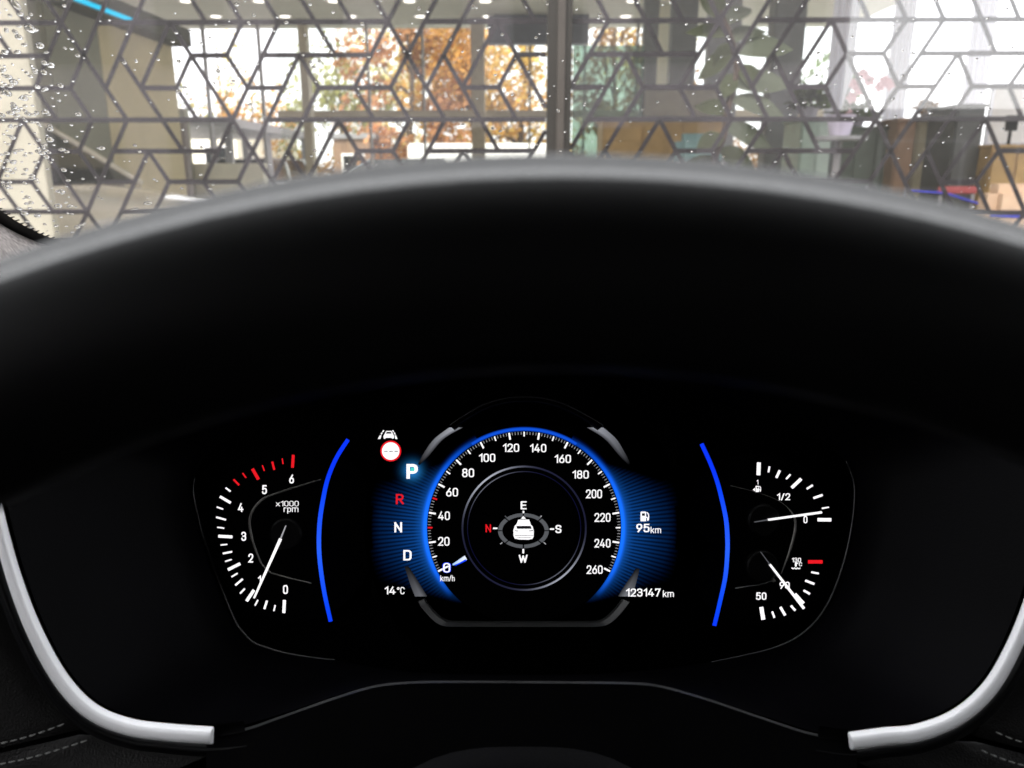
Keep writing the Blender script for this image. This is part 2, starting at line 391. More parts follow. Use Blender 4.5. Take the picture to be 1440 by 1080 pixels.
def ppart(name, a, b, ya, yb, Y, mat, dep=.06, bev=.006):     # panel given by the photo rectangle it fills at distance Y
    p, q = atY(a, ya, Y), atY(b, yb, Y)
    return sp(MB().box(p.x, q.x, Y, Y+dep, q.z, p.z), name, mat, bevel=bev)
ppart('glass_screen', 806, 900, 64, 240, 9, M['green_glass'], .012, 0)

# ---------------------------------------------------------------- things inside the showroom
def furn(name, label, cat, Y, a, b, ytop, mat, dep=.5, panels=2, zf=.1, legmat=None, group=None):
    p = atY(a, ytop, Y); q = atY(b, ytop, Y); w = q.x - p.x; h = p.z - zf
    t = thing(name, label, cat, Matrix.Translation(((p.x+q.x)/2, Y, zf)), group)
    MB().box(-w/2, w/2, 0, dep, .06, h-.03).build('body', mat, t, bevel=.008)
    MB().box(-w/2-.015, w/2+.015, -.02, dep+.01, h-.028, h).build('top', legmat or mat, t, bevel=.006)
    MB().box(-w/2+.04, w/2-.04, .04, dep-.02, 0, .058).build('plinth', M['steel'], t)
    for i in range(panels):
        x0 = -w/2 + w*i/panels; x1 = x0 + w/panels
        d = MB().box(x0+.012, x1-.012, -.016, -.002, .09, h-.06).build('door', mat, t, bevel=.004)
        MB().box(x1-.05, x1-.03, -.034, -.018, h*.55, h*.55+.14).build('handle', M['rimalloy'], d)
    return t
furn('reception_counter', 'ochre wooden counter beyond the glass right of the brown mullion', 'counter', 8, 848, 1016, 166, M['ochre'], .6, 3)
furn('glass_cabinet', 'pale green display cabinet standing below the leftmost white column', 'cabinet', 7.5, 1128, 1172, 166, pmat('mint_board', (.34,.44,.36), .3), .5, 2)
furn('dark_cabinet', 'dark green cabinet between the mint cabinet and the tan cupboard', 'cabinet', 7.8, 1174, 1262, 178, M['darkgreen'], .5, 3)
furn('cupboard', 'tan cupboard right of the dark green cabinet', 'cupboard', 7.6, 1264, 1290, 166, pmat('tan_board', (.33,.20,.11), .6), .5, 1)
furn('side_cupboard', 'cream cupboard next to the tan one', 'cupboard', 7.7, 1291, 1340, 168, pmat('cream_board', (.52,.48,.31), .6), .5, 2)
furn('tall_cabinet', 'near black tall cabinet in front of the white column at the right', 'cabinet', 7.2, 1347, 1388, 146, pmat('charcoal_board', (.085,.09,.08), .5), .5, 1)
furn('desk', 'ochre desk under the white wall panel at the right', 'desk', 7.0, 1396, 1500, 203, M['ochre'], .7, 3)
def board(name, label, cat, a, b, ya, yb, Y, mat, frame, group=None):
    p, q = atY(a, ya, Y), atY(b, yb, Y); w, h = q.x-p.x, p.z-q.z
    t = thing(name, label, cat, Matrix.Translation(((p.x+q.x)/2, Y, .1)), group); zb = q.z-.1
    MB().box(-w/2, w/2, 0, .03, zb, zb+h).build('panel', mat, t, bevel=.004)
    fm = MB()
    fm.box(-w/2-.02, -w/2-.001, -.006, .036, zb-.02, zb+h+.02).box(w/2+.001, w/2+.02, -.006, .036, zb-.02, zb+h+.02)
    fm.box(-w/2, w/2, -.006, .036, zb+h+.001, zb+h+.02).box(-w/2, w/2, -.006, .036, zb-.02, zb-.001)
    fm.build('frame', frame, t)
    for s in (-1, 1):
        MB().box(s*w*.4-.015, s*w*.4+.015, .031, .06, 0, zb+h*.8).build('leg', frame, t)
    return t
board('display_board', 'grey beige freestanding board in front of the grey columns', 'board', 907, 1016, 127, 163, 9.2, pmat('board_grey', (.42,.40,.34), .6), M['steel'])
board('white_board', 'white freestanding panel above the ochre desk', 'board', 1400, 1500, 120, 201, 7.9, M['white'], M['rimalloy'])
t = thing('desk_monitor', 'small dark monitor on the ochre desk before the white panel', 'monitor', Matrix.Translation((atY(1420, 200, 7.3).x, 7.3, atY(1420, 203, 7.0).z)))
zz = atY(1420, 162, 7.3).z - t.matrix_world.translation.z; z2 = atY(1420, 184, 7.3).z - t.matrix_world.translation.z
MB().box(-.05, .05, 0, .03, z2, zz).build('screen', M['gloss'], t, bevel=.004)
MB().box(-.012, .012, .012, .026, .012, z2-.001).build('stand', M['blk'], t); MB().box(-.05, .05, -.03, .06, 0, .011).build('base', M['blk'], t)
def sofa(name, label, Y, a, b, ytop, mat, trim):
    p = atY(a, ytop, Y); q = atY(b, ytop, Y); w = q.x-p.x; h = p.z - .1
    t = thing(name, label, 'sofa', Matrix.Translation(((p.x+q.x)/2, Y, .1)))
    MB().box(-w/2, w/2, .0, .7, .12, h*.45).build('seat', mat, t, bevel=.04)
    MB().box(-w/2, w/2, -.22, -.005, .12, h).build('backrest', mat, t, bevel=.06)
    for s in (-1, 1):
        MB().box(s*w/2-.09, s*w/2+.09, -.2, .72, .12, h*.65).build('armrest', mat, t, bevel=.04)
        for yy in (-.15, .62): MB().tube([(s*(w/2-.05), yy, 0), (s*(w/2-.05), yy, .125)], .022).build('leg', M['steel'], t)
    MB().box(-w/2-.004, w/2+.004, -.228, -.222, h*.80, h*.84).build('piping', trim, t)
    return t
sofa('lounge_sofa', 'peach padded sofa with blue piping behind the lower right glass', 5.3, 1372, 1560, 258, M['peach'], M['blue'])
# toy-bright display stand at lower right: red and blue
t = thing('brochure_stand', 'low stand with a red panel and blue rail left of the peach sofa', 'stand', Matrix.Translation((atY(1350, 265, 5.6).x, 5.6, .1)))
zt2 = atY(1350, 262, 5.6).z-.1
MB().box(-.14, .12, 0, .03, zt2-.05, zt2).build('panel', M['red'], t, bevel=.006)
MB().tube([(-.35, -.01, zt2-.03), (-.1, -.012, zt2-.045), (.15, -.014, zt2-.12), (.5, -.014, zt2-.14)], .008).build('rail', M['blue'], t)
for s in (-.12, .1): MB().tube([(s, .015, 0), (s, .015, zt2-.05)], .012).build('leg', M['steel'], t)

# potted plants
def leaf_mesh(mb, base, d, length, width, droop, nrm):
    d = d.normalized(); side = d.cross(nrm).normalized(); n = side.cross(d).normalized()
    rows = []
    for i in range(8):
        t = i/7; w = width*.5*math.sin(math.pi*min(1, t*1.02+.02))**.75*(1-.15*t) + .002
        c = base + d*(length*t) - Vector((0,0,1))*(droop*length*t*t)
        rows.append([c - side*w + n*w*.28, c, c + side*w + n*w*.28])
    mb.grid(rows)
def pot(t, r, h, mat):
    MB().lathe([(0, 0), (r*.72, 0), (r, h*.93), (r*1.06, h*.95), (r*1.06, h), (r*.92, h), (r*.9, h*.9), (0, h*.9)], 20).build('pot', mat, t, smooth=False)
rp = atY(1022, 180, 5.2)
t = thing('rubber_plant', 'tall potted plant with broad leaves and a dark bent stem behind the glass', 'plant', Matrix.Translation((rp.x, 5.2, .1)))
pot(t, .2, .45, M['pot'])
def rel(px, py, Y=5.2): return atY(px, py, Y) - Vector((rp.x, 5.2, .1))
st = spline([Vector((0,0,.4)), rel(1008, 330), rel(1004, 232), rel(1018, 190), rel(1024, 150), rel(1036, 100), rel(1028, 55), rel(1014, 18), rel(1002, -30)], 6)
MB().tube(st, [.026 - .010*i/len(st) for i in range(len(st))], 8).build('stem', M['bark'], t, smooth=True)
for (a, b, c, d, w, mt) in ((1034,75,995,94,.10,'leaf_plant'),(1034,75,1110,52,.13,'leaf_pale'),(1030,60,1088,20,.12,'leaf_pale'),(1022,35,1062,-8,.10,'leaf_pale'),
        (1018,25,985,-10,.10,'leaf_plant'),(1030,120,1100,108,.12,'leaf_pale'),(1028,140,1090,152,.10,'leaf_pale'),(1024,160,990,140,.09,'leaf_plant'),(1020,180,1084,196,.11,'leaf_pale'),
        (1016,190,980,205,.09,'leaf_plant'),(1026,50,980,30,.09,'leaf_plant'),(1036,95,1070,118,.10,'leaf_plant'),(1012,210,1060,240,.12,'leaf_plant'),(1010,225,960,250,.12,'leaf_plant'),
        (1034,105,1015,130,.08,'leaf_plant'),(1028,60,1012,85,.08,'leaf_plant')):
    P = rel(a, b); Q = rel(c, d); Q.y += random.uniform(-.12, .25)
    mb = MB(); leaf_mesh(mb, P, Q-P, (Q-P).length*1.2, w*1.5, .18, Vector((random.uniform(-.4,.4), -.9, .5)))
    mb.build('leaf', M[mt], t, smooth=True)
# orchid in a lilac pot on the mint cabinet's right
oy = 6.2; op = atY(1180, 192, oy)
t = thing('stool_table', 'small round grey pedestal carrying the pink orchid', 'table', Matrix.Translation((op.x, oy, .1)))
hh = op.z-.1
MB().lathe([(0,0),(.16,0),(.16,.02),(.03,.04),(.025,hh-.03)], 18).build('pedestal', M['steel'], t)
MB().lathe([(.03,hh-.029),(.2,hh-.027),(.2,hh),(0,hh)], 24).build('tabletop', M['col_grey'], t)
t = thing('orchid', 'pink flowering orchid in a lilac pot on the pedestal', 'plant', Matrix.Translation((op.x, oy, op.z)))
MB().lathe([(0,0),(.07,0),(.10,.13),(.105,.15),(.09,.15),(.08,.13),(0,.13)], 20).build('pot', pmat('lilac_pot', (.62,.58,.70), .3), t)
fl = [(1213,104),(1201,118),(1222,113),(1208,126),(1197,137),(1243,113),(1250,118),(1190,158),(1236,122)]
for k, (tx, ty) in enumerate(((1213,108),(1244,114),(1192,150))):
    e = atY(tx, ty, oy) - Vector((op.x, oy, op.z))
    MB().tube(spline([(0,0,.13), (e.x*.2, 0, e.z*.7), (e.x*.6, -.02, e.z*1.02), tuple(e)], 6), .005, 6).build('stem', M['leaf_plant'], t)
for px, py in fl:
    c = atY(px, py, oy-.02) - Vector((op.x, oy, op.z)); mb = MB()
    for k in range(5):
        a = 2*math.pi*k/5 + px; leaf_mesh(mb, c, Vector((math.cos(a), -.25, math.sin(a))), .048, .045, .1, Vector((0,-1,0)))
    mb.build('flower', M['petal'], t)
for k in range(7):
    a = k*.9+.2; mb = MB(); leaf_mesh(mb, Vector((0,0,.13)), Vector((math.cos(a), math.sin(a)*.6, .5)), .22, .06, .35, Vector((0,0,1))); mb.build('leaf', M['leaf_plant'], t, smooth=True)
# bushy plants on the cabinets
def bushy(name, label, px, py, Y, rad, hgt, leafm, nl, leaf=.09):
    p = atY(px, py, Y)
    t = thing(name, label, 'plant', Matrix.Translation((p.x, Y+.2, p.z)))
    pot(t, rad*.45, rad*.6, M['pot']); mb = MB()
    for i in range(nl):
        a = random.uniform(0, 6.28); e = random.uniform(-.2, 1.2)
        d = Vector((math.cos(a)*math.cos(e), math.sin(a)*math.cos(e), math.sin(e)))
        b = Vector((0,0,rad*.6)) + Vector((d.x*rad, d.y*rad, abs(d.z)*hgt))*random.uniform(.25, .9)
        leaf_mesh(mb, b, d + Vector((0,0,.2)), leaf, leaf*.5, .4, Vector((random.uniform(-1,1), -1, random.uniform(-.2,1))))
    o = mb.build('foliage', leafm, t); o['kind'] = 'stuff'
    MB().tube([(0,0,rad*.5), (0.01,0,rad*.6+hgt*.6)], .01).build('stem', M['bark'], t)
    return t
bushy('fern', 'bushy green potted plant on the mint cabinet', 1148, 166, 7.5, .18, .22, M['leaf_green'], 130)
bushy('houseplant', 'dark leafy houseplant on the dark green cabinet', 1216, 178, 7.8, .16, .14, M['leaf_green'], 110)
bushy('dry_bouquet', 'brownish dry bouquet on the cream cupboard', 1316, 168, 7.7, .12, .12, M['leaf_brown'], 80, .07)

# ---------------------------------------------------------------- cars
def make_car(name, label, paint, matrix, hgt=1.0, group=None, L=4.3):
    t = thing(name, label, 'car', matrix, group)
    st = [(0,.50,.42,.62),(.06,.66,.30,.72),(.25,.80,.24,.86),(.8,.87,.22,.97),(1.15,.89,.22,1.02),(2.3,.90,.22,1.03),(3.5,.90,.22,1.04),(4.0,.87,.24,1.03),(4.22,.80,.30,.95),(4.3,.62,.45,.80)]
    rows = []
    for x, w, zl, zh in st:
        zc, hz = (zl+zh)/2, (zh-zl)/2; ring = []
        for k in range(20):
            a = 2*math.pi*k/20; cx, sx = math.cos(a), math.sin(a)
            ring.append(Vector((x-2.15, w*math.copysign(abs(cx)**.45, cx), (zc + hz*math.copysign(abs(sx)**.55, sx))*hgt)))
        rows.append(ring)
    mb = MB().grid(rows, closed=True); n = len(mb.v)
    mb.f += [tuple(range(20))[::-1], tuple(range(n-20, n))]
    mb.build('body', paint, t, smooth=True)
    zb, zr = .99*hgt, 1.53*hgt
    b = [Vector((-1.15,-.80,zb)), Vector((-1.15,.80,zb)), Vector((1.85,.80,zb)), Vector((1.85,-.80,zb))]
    u = [Vector((-.35,-.62,zr)), Vector((-.35,.62,zr)), Vector((1.45,.62,zr)), Vector((1.45,-.62,zr))]
    def pane(nm, a, c, d, e):
        k = .06; ctr = (a+c+d+e)/4
        MB().add([p.lerp(ctr, k) for p in (a, c, d, e)], [(0,1,2,3)]).build(nm, M['carglass'], t)
    pane('windscreen', b[0], b[1], u[1], u[0]); pane('rear_window', b[2], b[3], u[3], u[2])
    for s in (0, 1):
        bb = (b[0], b[3]) if s == 0 else (b[1], b[2]); uu = (u[0], u[3]) if s == 0 else (u[1], u[2])
        mbot, mtop = bb[0].lerp(bb[1], .5), uu[0].lerp(uu[1], .45)
        pane('side_window', bb[0], mbot, mtop, uu[0]); pane('side_window', mbot, bb[1], uu[1], mtop)
        for q0, q1 in ((bb[0], uu[0]), (bb[1], uu[1]), (mbot, mtop)):
            MB().tube([q0, q0.lerp(q1, .5) + Vector((0, (1 if s else -1)*.015, 0)), q1], .028, 8).build('pillar', paint, t, smooth=True)
        for xx in (-1.35, 1.3):
            wh = MB().tube([Vector((xx, (1 if s else -1)*.72, .33)), Vector((xx, (1 if s else -1)*.90, .33))], .33, 28).build('wheel', M['tyre'], t)
            MB().tube([Vector((xx, (1 if s else -1)*.88, .33)), Vector((xx, (1 if s else -1)*.912, .33))], .21, 20).build('rim', M['rimalloy'], wh)
        MB().box(-2.08, -1.86, (s*2-1)*.66-.11, (s*2-1)*.66+.11, .70*hgt, .80*hgt).build('headlight', M['lamp_lens'], t, bevel=.03)
        MB().box(2.0, 2.14, (s*2-1)*.64-.10, (s*2-1)*.64+.10, .78*hgt, .90*hgt).build('taillight', M['red'], t, bevel=.03)
        MB().box(-.95, -.80, (s*2-1)*.95-.08, (s*2-1)*.95+.08, 1.0*hgt, 1.10*hgt).build('mirror', paint, t, bevel=.03)
    rf = [[Vector((-.40+1.9*i/6, -.64+1.28*j/6, zr + .05*(1-((i-3)/3)**2)*(1-.5*((j-3)/3)**2) - .005)) for j in range(7)] for i in range(7)]
    MB().grid(rf).build('roof', paint, t, smooth=True)
    return t
wpaint = pmat('white_car_paint', (.74,.74,.72), .25, coat=.7, var=.02)
cpaint = pmat('cream_car_paint', (.74,.68,.54), .25, coat=.7, var=.02)
tpaint = pmat('teal_car_paint', (.30,.46,.46), .25, coat=.7, var=.02)
gpaint = pmat('grey_car_paint', (.18,.19,.20), .25, metal=.4, coat=.7, var=.02)
cx = atY(318, 290, 6.0).x
make_car('display_car', 'cream display car with dark windows behind the lower left glass', cpaint, Matrix.Translation((cx-2.15, 6.0, .1)) @ Matrix.Rotation(R(180), 4, 'Z'), 1.02)
make_car('parked_car', 'white car parked under the flat roofed canopy outside', wpaint, Matrix.Translation((atY(345, 245, 19).x, 19.5, 0)) @ Matrix.Rotation(R(80), 4, 'Z'), 1.0)
sofa('lounge_chair', 'teal padded chair with white piping before the ochre counter', 6.6, 946, 1010, 189, pmat('teal_fabric', (.16,.27,.26), .7, bump=.3, bscale=150), M['white'])
make_car('grey_car', 'grey car parked on the forecourt behind the rear glazing', gpaint, Matrix.Translation((atY(540, 240, 21).x, 21, 0)) @ Matrix.Rotation(R(12), 4, 'Z'), 1.0)
# white van behind the rear glazing
vx = atY(680, 210, 24)
t = thing('delivery_van', 'white box van parked in front of the autumn trees', 'van', Matrix.Translation((vx.x, 24, 0)))
zt3 = atY(680, 203, 24).z
MB().box(-2.1, 2.0, -.9, .9, .45, zt3).build('cargo_box', M['white'], t, bevel=.05)
MB().box(2.02, 3.0, -.88, .88, .45, 1.25).build('cab', M['white'], t, bevel=.1)
MB().add([Vector(v) for v in ((2.05,-.8,1.26),(2.9,-.8,1.26),(2.45,-.72,1.85),(2.05,-.72,1.85),(2.05,.8,1.26),(2.9,.8,1.26),(2.45,.72,1.85),(2.05,.72,1.85))], [(0,1,2,3),(7,6,5,4),(1,5,6,2),(3,2,6,7),(0,3,7,4)]).build('windscreen', M['carglass'], t)
for xx in (-1.3, 2.35):
    for s in (-1, 1):
        w = MB().tube([(xx, s*.7, .35), (xx, s*.92, .35)], .35, 24).build('wheel', M['tyre'], t); MB().tube([(xx, s*.9, .35), (xx, s*.93, .35)], .2, 18).build('rim', M['rimalloy'], w)

# ---------------------------------------------------------------- outside behind the showroom
# canopy
ca = atY(318, 166, 15.5); cb = atY(436, 196, 21.5)
t = thing('canopy', 'flat roofed carport canopy on posts left of the autumn trees', 'canopy', Matrix.Translation((cb.x, 21, 0)))
zc = cb.z
def cr(x, y, z): return Vector((x-cb.x, y-21, z))
MB().add([cr(ca.x-3,15.3,zc), cr(ca.x+.1,15.3,zc), cr(cb.x,21.5,zc), cr(cb.x-4.5,21.5,zc)] + [cr(ca.x-3,15.3,zc+.16), cr(ca.x+.1,15.3,zc+.16), cr(cb.x,21.5,zc+.16), cr(cb.x-4.5,21.5,zc+.16)],
     [(0,3,2,1),(4,5,6,7),(0,1,5,4),(1,2,6,5),(2,3,7,6),(3,0,4,7)]).build('roof', M['steel'], t)
for px, Y in ((322,17),(376,18.8),(428,21.2),(300,21.2),(345,21.3)):
    x = atY(px, 200, Y).x; MB().box(x-.07-cb.x, x+.07-cb.x, Y-.07-21, Y+.07-21, 0, zc-.002).build('post', M['steel'], t)
# cream building behind the canopy
def building(name, label, a, b, ytop, Y, wallm, dep=6, nwin=4):
    p, q = atY(a, ytop, Y), atY(b, ytop, Y); w = q.x-p.x; h = p.z
    t = thing(name, label, 'building', Matrix.Translation(((p.x+q.x)/2, Y, 0)))
    MB().box(-w/2, w/2, 0, dep, 0, h-.15).build('wall', wallm, t)
    MB().box(-w/2-.15, w/2+.15, -.15, dep+.15, h-.148, h).build('roof', M['steel'], t)
    for i in range(nwin):
        x = -w/2 + w*(i+.5)/nwin; ww = w/nwin*.3
        f = MB().box(x-ww, x+ww, -.04, -.003, h*.35, h*.75).build('window', M['white'], t); MB().box(x-ww*.86, x+ww*.86, -.055, -.042, h*.38, h*.72).build('pane', M['carglass'], f)
    return t
building('warehouse', 'long pale cream building beyond the canopy at the left', -80, 330, 175, 30, M['cream'], 8, 7)
building('kiosk', 'small brown kiosk standing before the autumn trees', 468, 522, 188, 26, M['brown'], 3, 1)
t = thing('rubbish_bin', 'dark bin with open hatch standing on the kiosk roof line', 'bin', Matrix.Translation((atY(506, 188, 27).x, 25.6+2.5, atY(500,188,26).z)))
h2 = atY(506, 163, 28).z - atY(500,188,26).z
MB().box(-.42, .42, 0, .6, 0, h2*.85).build('body', M['bluegrey'], t, bevel=.03); MB().box(-.46, .3, -.05, .65, h2*.86, h2).build('lid', M['steel'], t, bevel=.03)
bpy.data.objects.remove(t.children[0]); bpy.data.objects.remove(t.children[0]); bpy.data.objects.remove(t)

def tree(name, label, x, Y, h, rad, leafm, n, base=.25, lsize=.2, seed=0, group=None, sq=1.0):
    rnd = random.Random(seed)
    t = thing(name, label, 'tree', Matrix.Translation((x, Y, 0)), group)
    mb = MB(); tr = [Vector((0,0,0)), Vector((rnd.uniform(-.1,.1), 0, h*.25)), Vector((rnd.uniform(-.25,.25), rnd.uniform(-.2,.2), h*.55)), Vector((rnd.uniform(-.3,.3), 0, h*.9))]
    tp = spline(tr, 4); mb.tube(tp, [.16*h/8*(1-.85*i/(len(tp)-1)) for i in range(len(tp))], 8)
    cl = []
    for i in range(13):
        z = h*rnd.uniform(base, .8); a = rnd.uniform(0, 6.28); r = rad*rnd.uniform(.55, 1)*(1 - .55*max(0, z/h-.5)*2)
        s = tp[min(len(tp)-1, int(z/h/.9*(len(tp)-1)*.85))]
        e = Vector((math.cos(a)*r, math.sin(a)*r*sq, z + h*.1)); mid = s.lerp(e, .5) + Vector((0,0,-.05*h))
        mb.tube([s, mid, e], [.05*h/8, .03*h/8, .01], 5)
        cl.append((e, rad*rnd.uniform(.28, .5))); cl.append((s.lerp(e, .6), rad*rnd.uniform(.2, .38)))
    cl.append((Vector((0,0,h*.93)), rad*.4))
    mb.build('trunk', M['bark'], t, smooth=True)
    vs, fs = [], []
    for i in range(n):
        c, r = cl[rnd.randrange(len(cl))]
        while True:
            d = Vector((rnd.uniform(-1,1), rnd.uniform(-1,1), rnd.uniform(-1,1)))
            if d.length < 1: break
        p = c + d*r; q = Vector((rnd.gauss(0,1), rnd.gauss(0,1), rnd.gauss(0,1))).normalized(); u = q.orthogonal().normalized(); v = q.cross(u)
        s = lsize*rnd.uniform(.5, 1.2); k = len(vs)
        vs += [p - u*s*.5, p + v*s*.32, p + u*s*.5, p - v*s*.32]; fs.append((k, k+1, k+2, k+3))
    o = mk('crown', vs, fs, leafm, t)
    return t
TG = 'trees beyond the rear glazing'
for i, (px, Y, h, rad, lm, n, base, lab) in enumerate((
    (575, 27, 7.6, 2.0, 'red', 7500, .08, 'russet red tree just left of the golden trees'),
    (620, 31, 8.8, 2.6, 'gold', 6500, .08, 'golden leaved tree behind the russet one'),
    (668, 28, 8.0, 2.2, 'orange', 5500, .08, 'orange tree behind the broad beige column'),
    (735, 30, 8.4, 2.3, 'gold', 5500, .06, 'thin golden tree just left of the brown mullion'),
    (480, 31, 6.8, 2.0, 'olive', 3300, .12, 'olive green and yellow tree right of the slim beige column'),
    (545, 38, 8.2, 2.2, 'yellow', 2600, .12, 'pale yellow tree seen between olive and russet crowns'),
    (355, 34, 4.9, 1.9, 'orange', 1700, .2, 'low orange tree above the carport canopy'),
    (318, 37, 7.5, 2.1, 'yellow', 900, .2, 'sparse yellow tree against the white sky'),
    (395, 36, 4.6, 1.7, 'olive', 1700, .15, 'low olive green tree beside the slim beige column'),
    (262, 36, 4.6, 1.6, 'green', 1100, .2, 'small green tree above the pale warehouse'),
    (866, 30, 8.0, 2.2, 'brown', 4200, .15, 'rusty brown tree right of the brown mullion'),
    (905, 36, 8.6, 2.4, 'gold', 2800, .15, 'golden brown tree beside the grey column'),
    (1150, 26, 4.6, 1.3, 'green', 2200, .2, 'green tree above the mint cabinet'),
    (700, 40, 7.0, 2.6, 'brown', 3200, .1, 'brown tree far behind the white van'))):
    tree('autumn_tree', lab, atY(px, 200, Y).x, Y, h, rad, M['leaf_'+lm], int(n*.58), base, .24, 40+i, TG)
mb = MB(); vs, fs = [], []; rnd = random.Random(3)
for i in range(9000):
    x = rnd.uniform(-15, 12); c = Vector((x, 42 + rnd.uniform(-1,1), rnd.uniform(.05, 2.3 + .5*math.sin(x*1.3) + .3*math.sin(x*3.1))))
    q = Vector((rnd.gauss(0,1), rnd.gauss(0,1), rnd.gauss(0,1))).normalized(); u = q.orthogonal().normalized(); v = q.cross(u); s = .26; k = len(vs)
    vs += [c-u*s*.5, c+v*s*.35, c+u*s*.5, c-v*s*.35]; fs.append((k,k+1,k+2,k+3))
tag(mk('undergrowth', vs, fs, M['leaf_brown']), kind='stuff')

# ---------------------------------------------------------------- blocks added behind the car to tone what the glass mirrors
def mirror_block(name, label, x0, x1, h, wallm, floors, nx):
    t = thing(name, label, 'building', Matrix.Translation(((x0+x1)/2, -18, 0))); w = x1-x0
    MB().box(-w/2, w/2, -10, 0, 0, h).build('wall', wallm, t); MB().box(-w/2-.2, w/2+.2, -10.2, .2, h+.002, h+.35).build('roof', M['steel'], t)
    for j in range(floors):
        for i in range(nx):
            xx = -w/2 + w*(i+.5)/nx; ww = w/nx*.32; z0_ = h*(j+.25)/floors; z1_ = h*(j+.8)/floors
            f = MB().box(xx-ww, xx+ww, .003, .06, z0_, z1_).build('window', M['steel'], t)
            MB().box(xx-ww*.9, xx+ww*.9, .062, .075, z0_+.08, z1_-.08).build('pane', M['carglass'], f)
mirror_block('added_tall_block', 'taupe block added out of view to grey the left and middle of the glass', -34, 9.7, 10.5, pmat('taupe_render', (.36,.33,.35), .8), 3, 12)
mirror_block('added_low_block', 'low dark block added out of view to darken the lower right of the glass', 10.2, 40, 2.75, pmat('dark_render', (.06,.06,.055), .8), 1, 7)

# ================================================================== OWN CAR
car = thing('car', 'dark grey car whose cabin holds the camera, rain on its windshield', 'car', Matrix.Translation((0,0,0)) @ Matrix.Rotation(R(YAW), 4, 'Z'))
HX = .40; WS = .60
def wz(x, y):                     # windshield height (relative to eye) over car coordinates
    yy = .95 - .16*((x-HX)/.8)**2
    return -.18 + WS*(yy - y)
def wy(x, z): return .95 - .16*((x-HX)/.8)**2 - (z+.18)/WS
def wpt(x, z): return Vector((x, wy(x, z), z + 1.2))
def wnorm(x, z):
    a = wpt(x+.01, z)-wpt(x-.01, z); b = wpt(x, z+.01)-wpt(x, z-.01); return a.cross(b).normalized()*-1
CR = Matrix.Rotation(R(-YAW), 4, 'Z')
def wray(px, py):                 # where the photo ray meets the windshield, in car coordinates
    d = CR @ ray(px, py); lo, hi = .05, 3.0
    for _ in range(50):
        t = (lo+hi)/2; p = d*t
        if p.z > wz(p.x, p.y): hi = t
        else: lo = t
        # ray starts under the glass surface
    p = d*lo; return Vector((p.x, p.y, p.z + 1.2))
rows = [[wpt(-.85 + 2.5*i/40, -.30 + .62*j/24) for i in range(41)] for j in range(25)]
ws = MB().grid(rows).build('windshield', M['windshield'], car, smooth=True)
edge = [wray(*p) for p in spline([Vector((a,b,0)) for a, b in ((-420,-160),(-260,20),(-150,135),(-60,238),(-25,272),(0,292),(40,317),(85,336),(140,351),(300,372),(560,392),(800,398),(1200,396),(1700,385),(2100,360))], 6) for p in [(p.x, p.y)]]
def inward(i):
    a, b = edge[max(0,i-1)], edge[min(len(edge)-1,i+1)]; t = (b-a).normalized(); p = edge[i]
    n = wnorm(p.x, p.z-1.2); return (n.cross(t)).normalized()
inn = [inward(i) for i in range(len(edge))]
if inn[len(inn)//2].z < 0: inn = [-v for v in inn]
lift = [wnorm(p.x, p.z-1.2) for p in edge]
if lift[0].z > 0: lift = [-v for v in lift]          # towards the cabin
fr = MB().grid([[p + l*.002 for p, l in zip(edge, lift)], [p - v*.011 + l*.002 for p, v, l in zip(edge, inn, lift)], [p - v*.0125 + l*.002 for p, v, l in zip(edge, inn, lift)]]).build('frit_band', M['frit'], ws)
mb = MB()                         # little teeth along the printed edge
acc = 0; last = edge[0]
for i in range(1, len(edge)):
    seg = edge[i]-edge[i-1]; ln = seg.length; k = int(ln/.0034)
    if edge[i].x > .05 or edge[i].x < -.75: continue
    for j in range(k):
        p = edge[i-1] + seg*((j+.5)/k); t = seg.normalized(); v = inn[i]; l = lift[i]*.002
        mb.add([p-t*.0009-v*.001+l, p+t*.0009-v*.001+l, p+t*.0006+v*.0028+l, p-t*.0006+v*.0028+l], [(0,1,2,3)])
o = mb.build('frit_teeth', M['frit'], ws); o['kind'] = 'stuff'
# cloth trimmed pillar foot to the left of the glass
k0 = 0; k1 = next(i for i, p in enumerate(edge) if i > 30 and p.x > -.22)
pr = []
for f in (0, .15, .4, .8, 1.4, 2.2):
    pr.append([edge[i] - inn[i]*.0098 + lift[i]*.003 + Vector((.040*f, -.026*f, -.030*f - .006*f*f)) for i in range(k0, k1)])
r0, r1, r2, r3 = pr[0], pr[1], pr[2], pr[3]
MB().grid(pr).build('pillar_trim', M['cloth'], car, smooth=True)
# shell that shuts the daylight out, with window openings (car coordinates)
def cbox(name, *b, mat=None, bev=.01): return MB().box(*b).build(name, mat or M['headliner'], car, bevel=bev)
cbox('roof', -.70, 1.40, -1.9, .02, 1.56, 1.62, mat=M['blk']); cbox('header', -.66, 1.36, .021, .20, 1.50, 1.555, mat=M['blk'])
for x0, x1 in ((-.82, -.74), (1.46, 1.54)):
    cbox('door', x0, x1, -.90, .80, .35, 1.0, mat=M['blk'])
    cbox('roof_rail', x0+(.12 if x0 < 0 else -.12), x1+(.12 if x0 < 0 else -.12), -1.9, .05, 1.52, 1.60)
    if x0 > 0: cbox('quarter_panel', x0, x1, -2.2, -.91, .35, 1.55, mat=M['blk'])
    else:
        cbox('quarter_panel', x0, x1, -2.2, -.91, .35, 1.12, mat=M['blk']); cbox('roof_rail', x0+.06, x1+.06, -2.2, -.91, 1.42, 1.55, mat=M['blk'])
        cbox('pillar', x0+.02, x1, -1.05, -.91, 1.121, 1.419, mat=M['blk']); cbox('pillar', x0+.02, x1, -2.2, -1.85, 1.121, 1.419, mat=M['blk'])
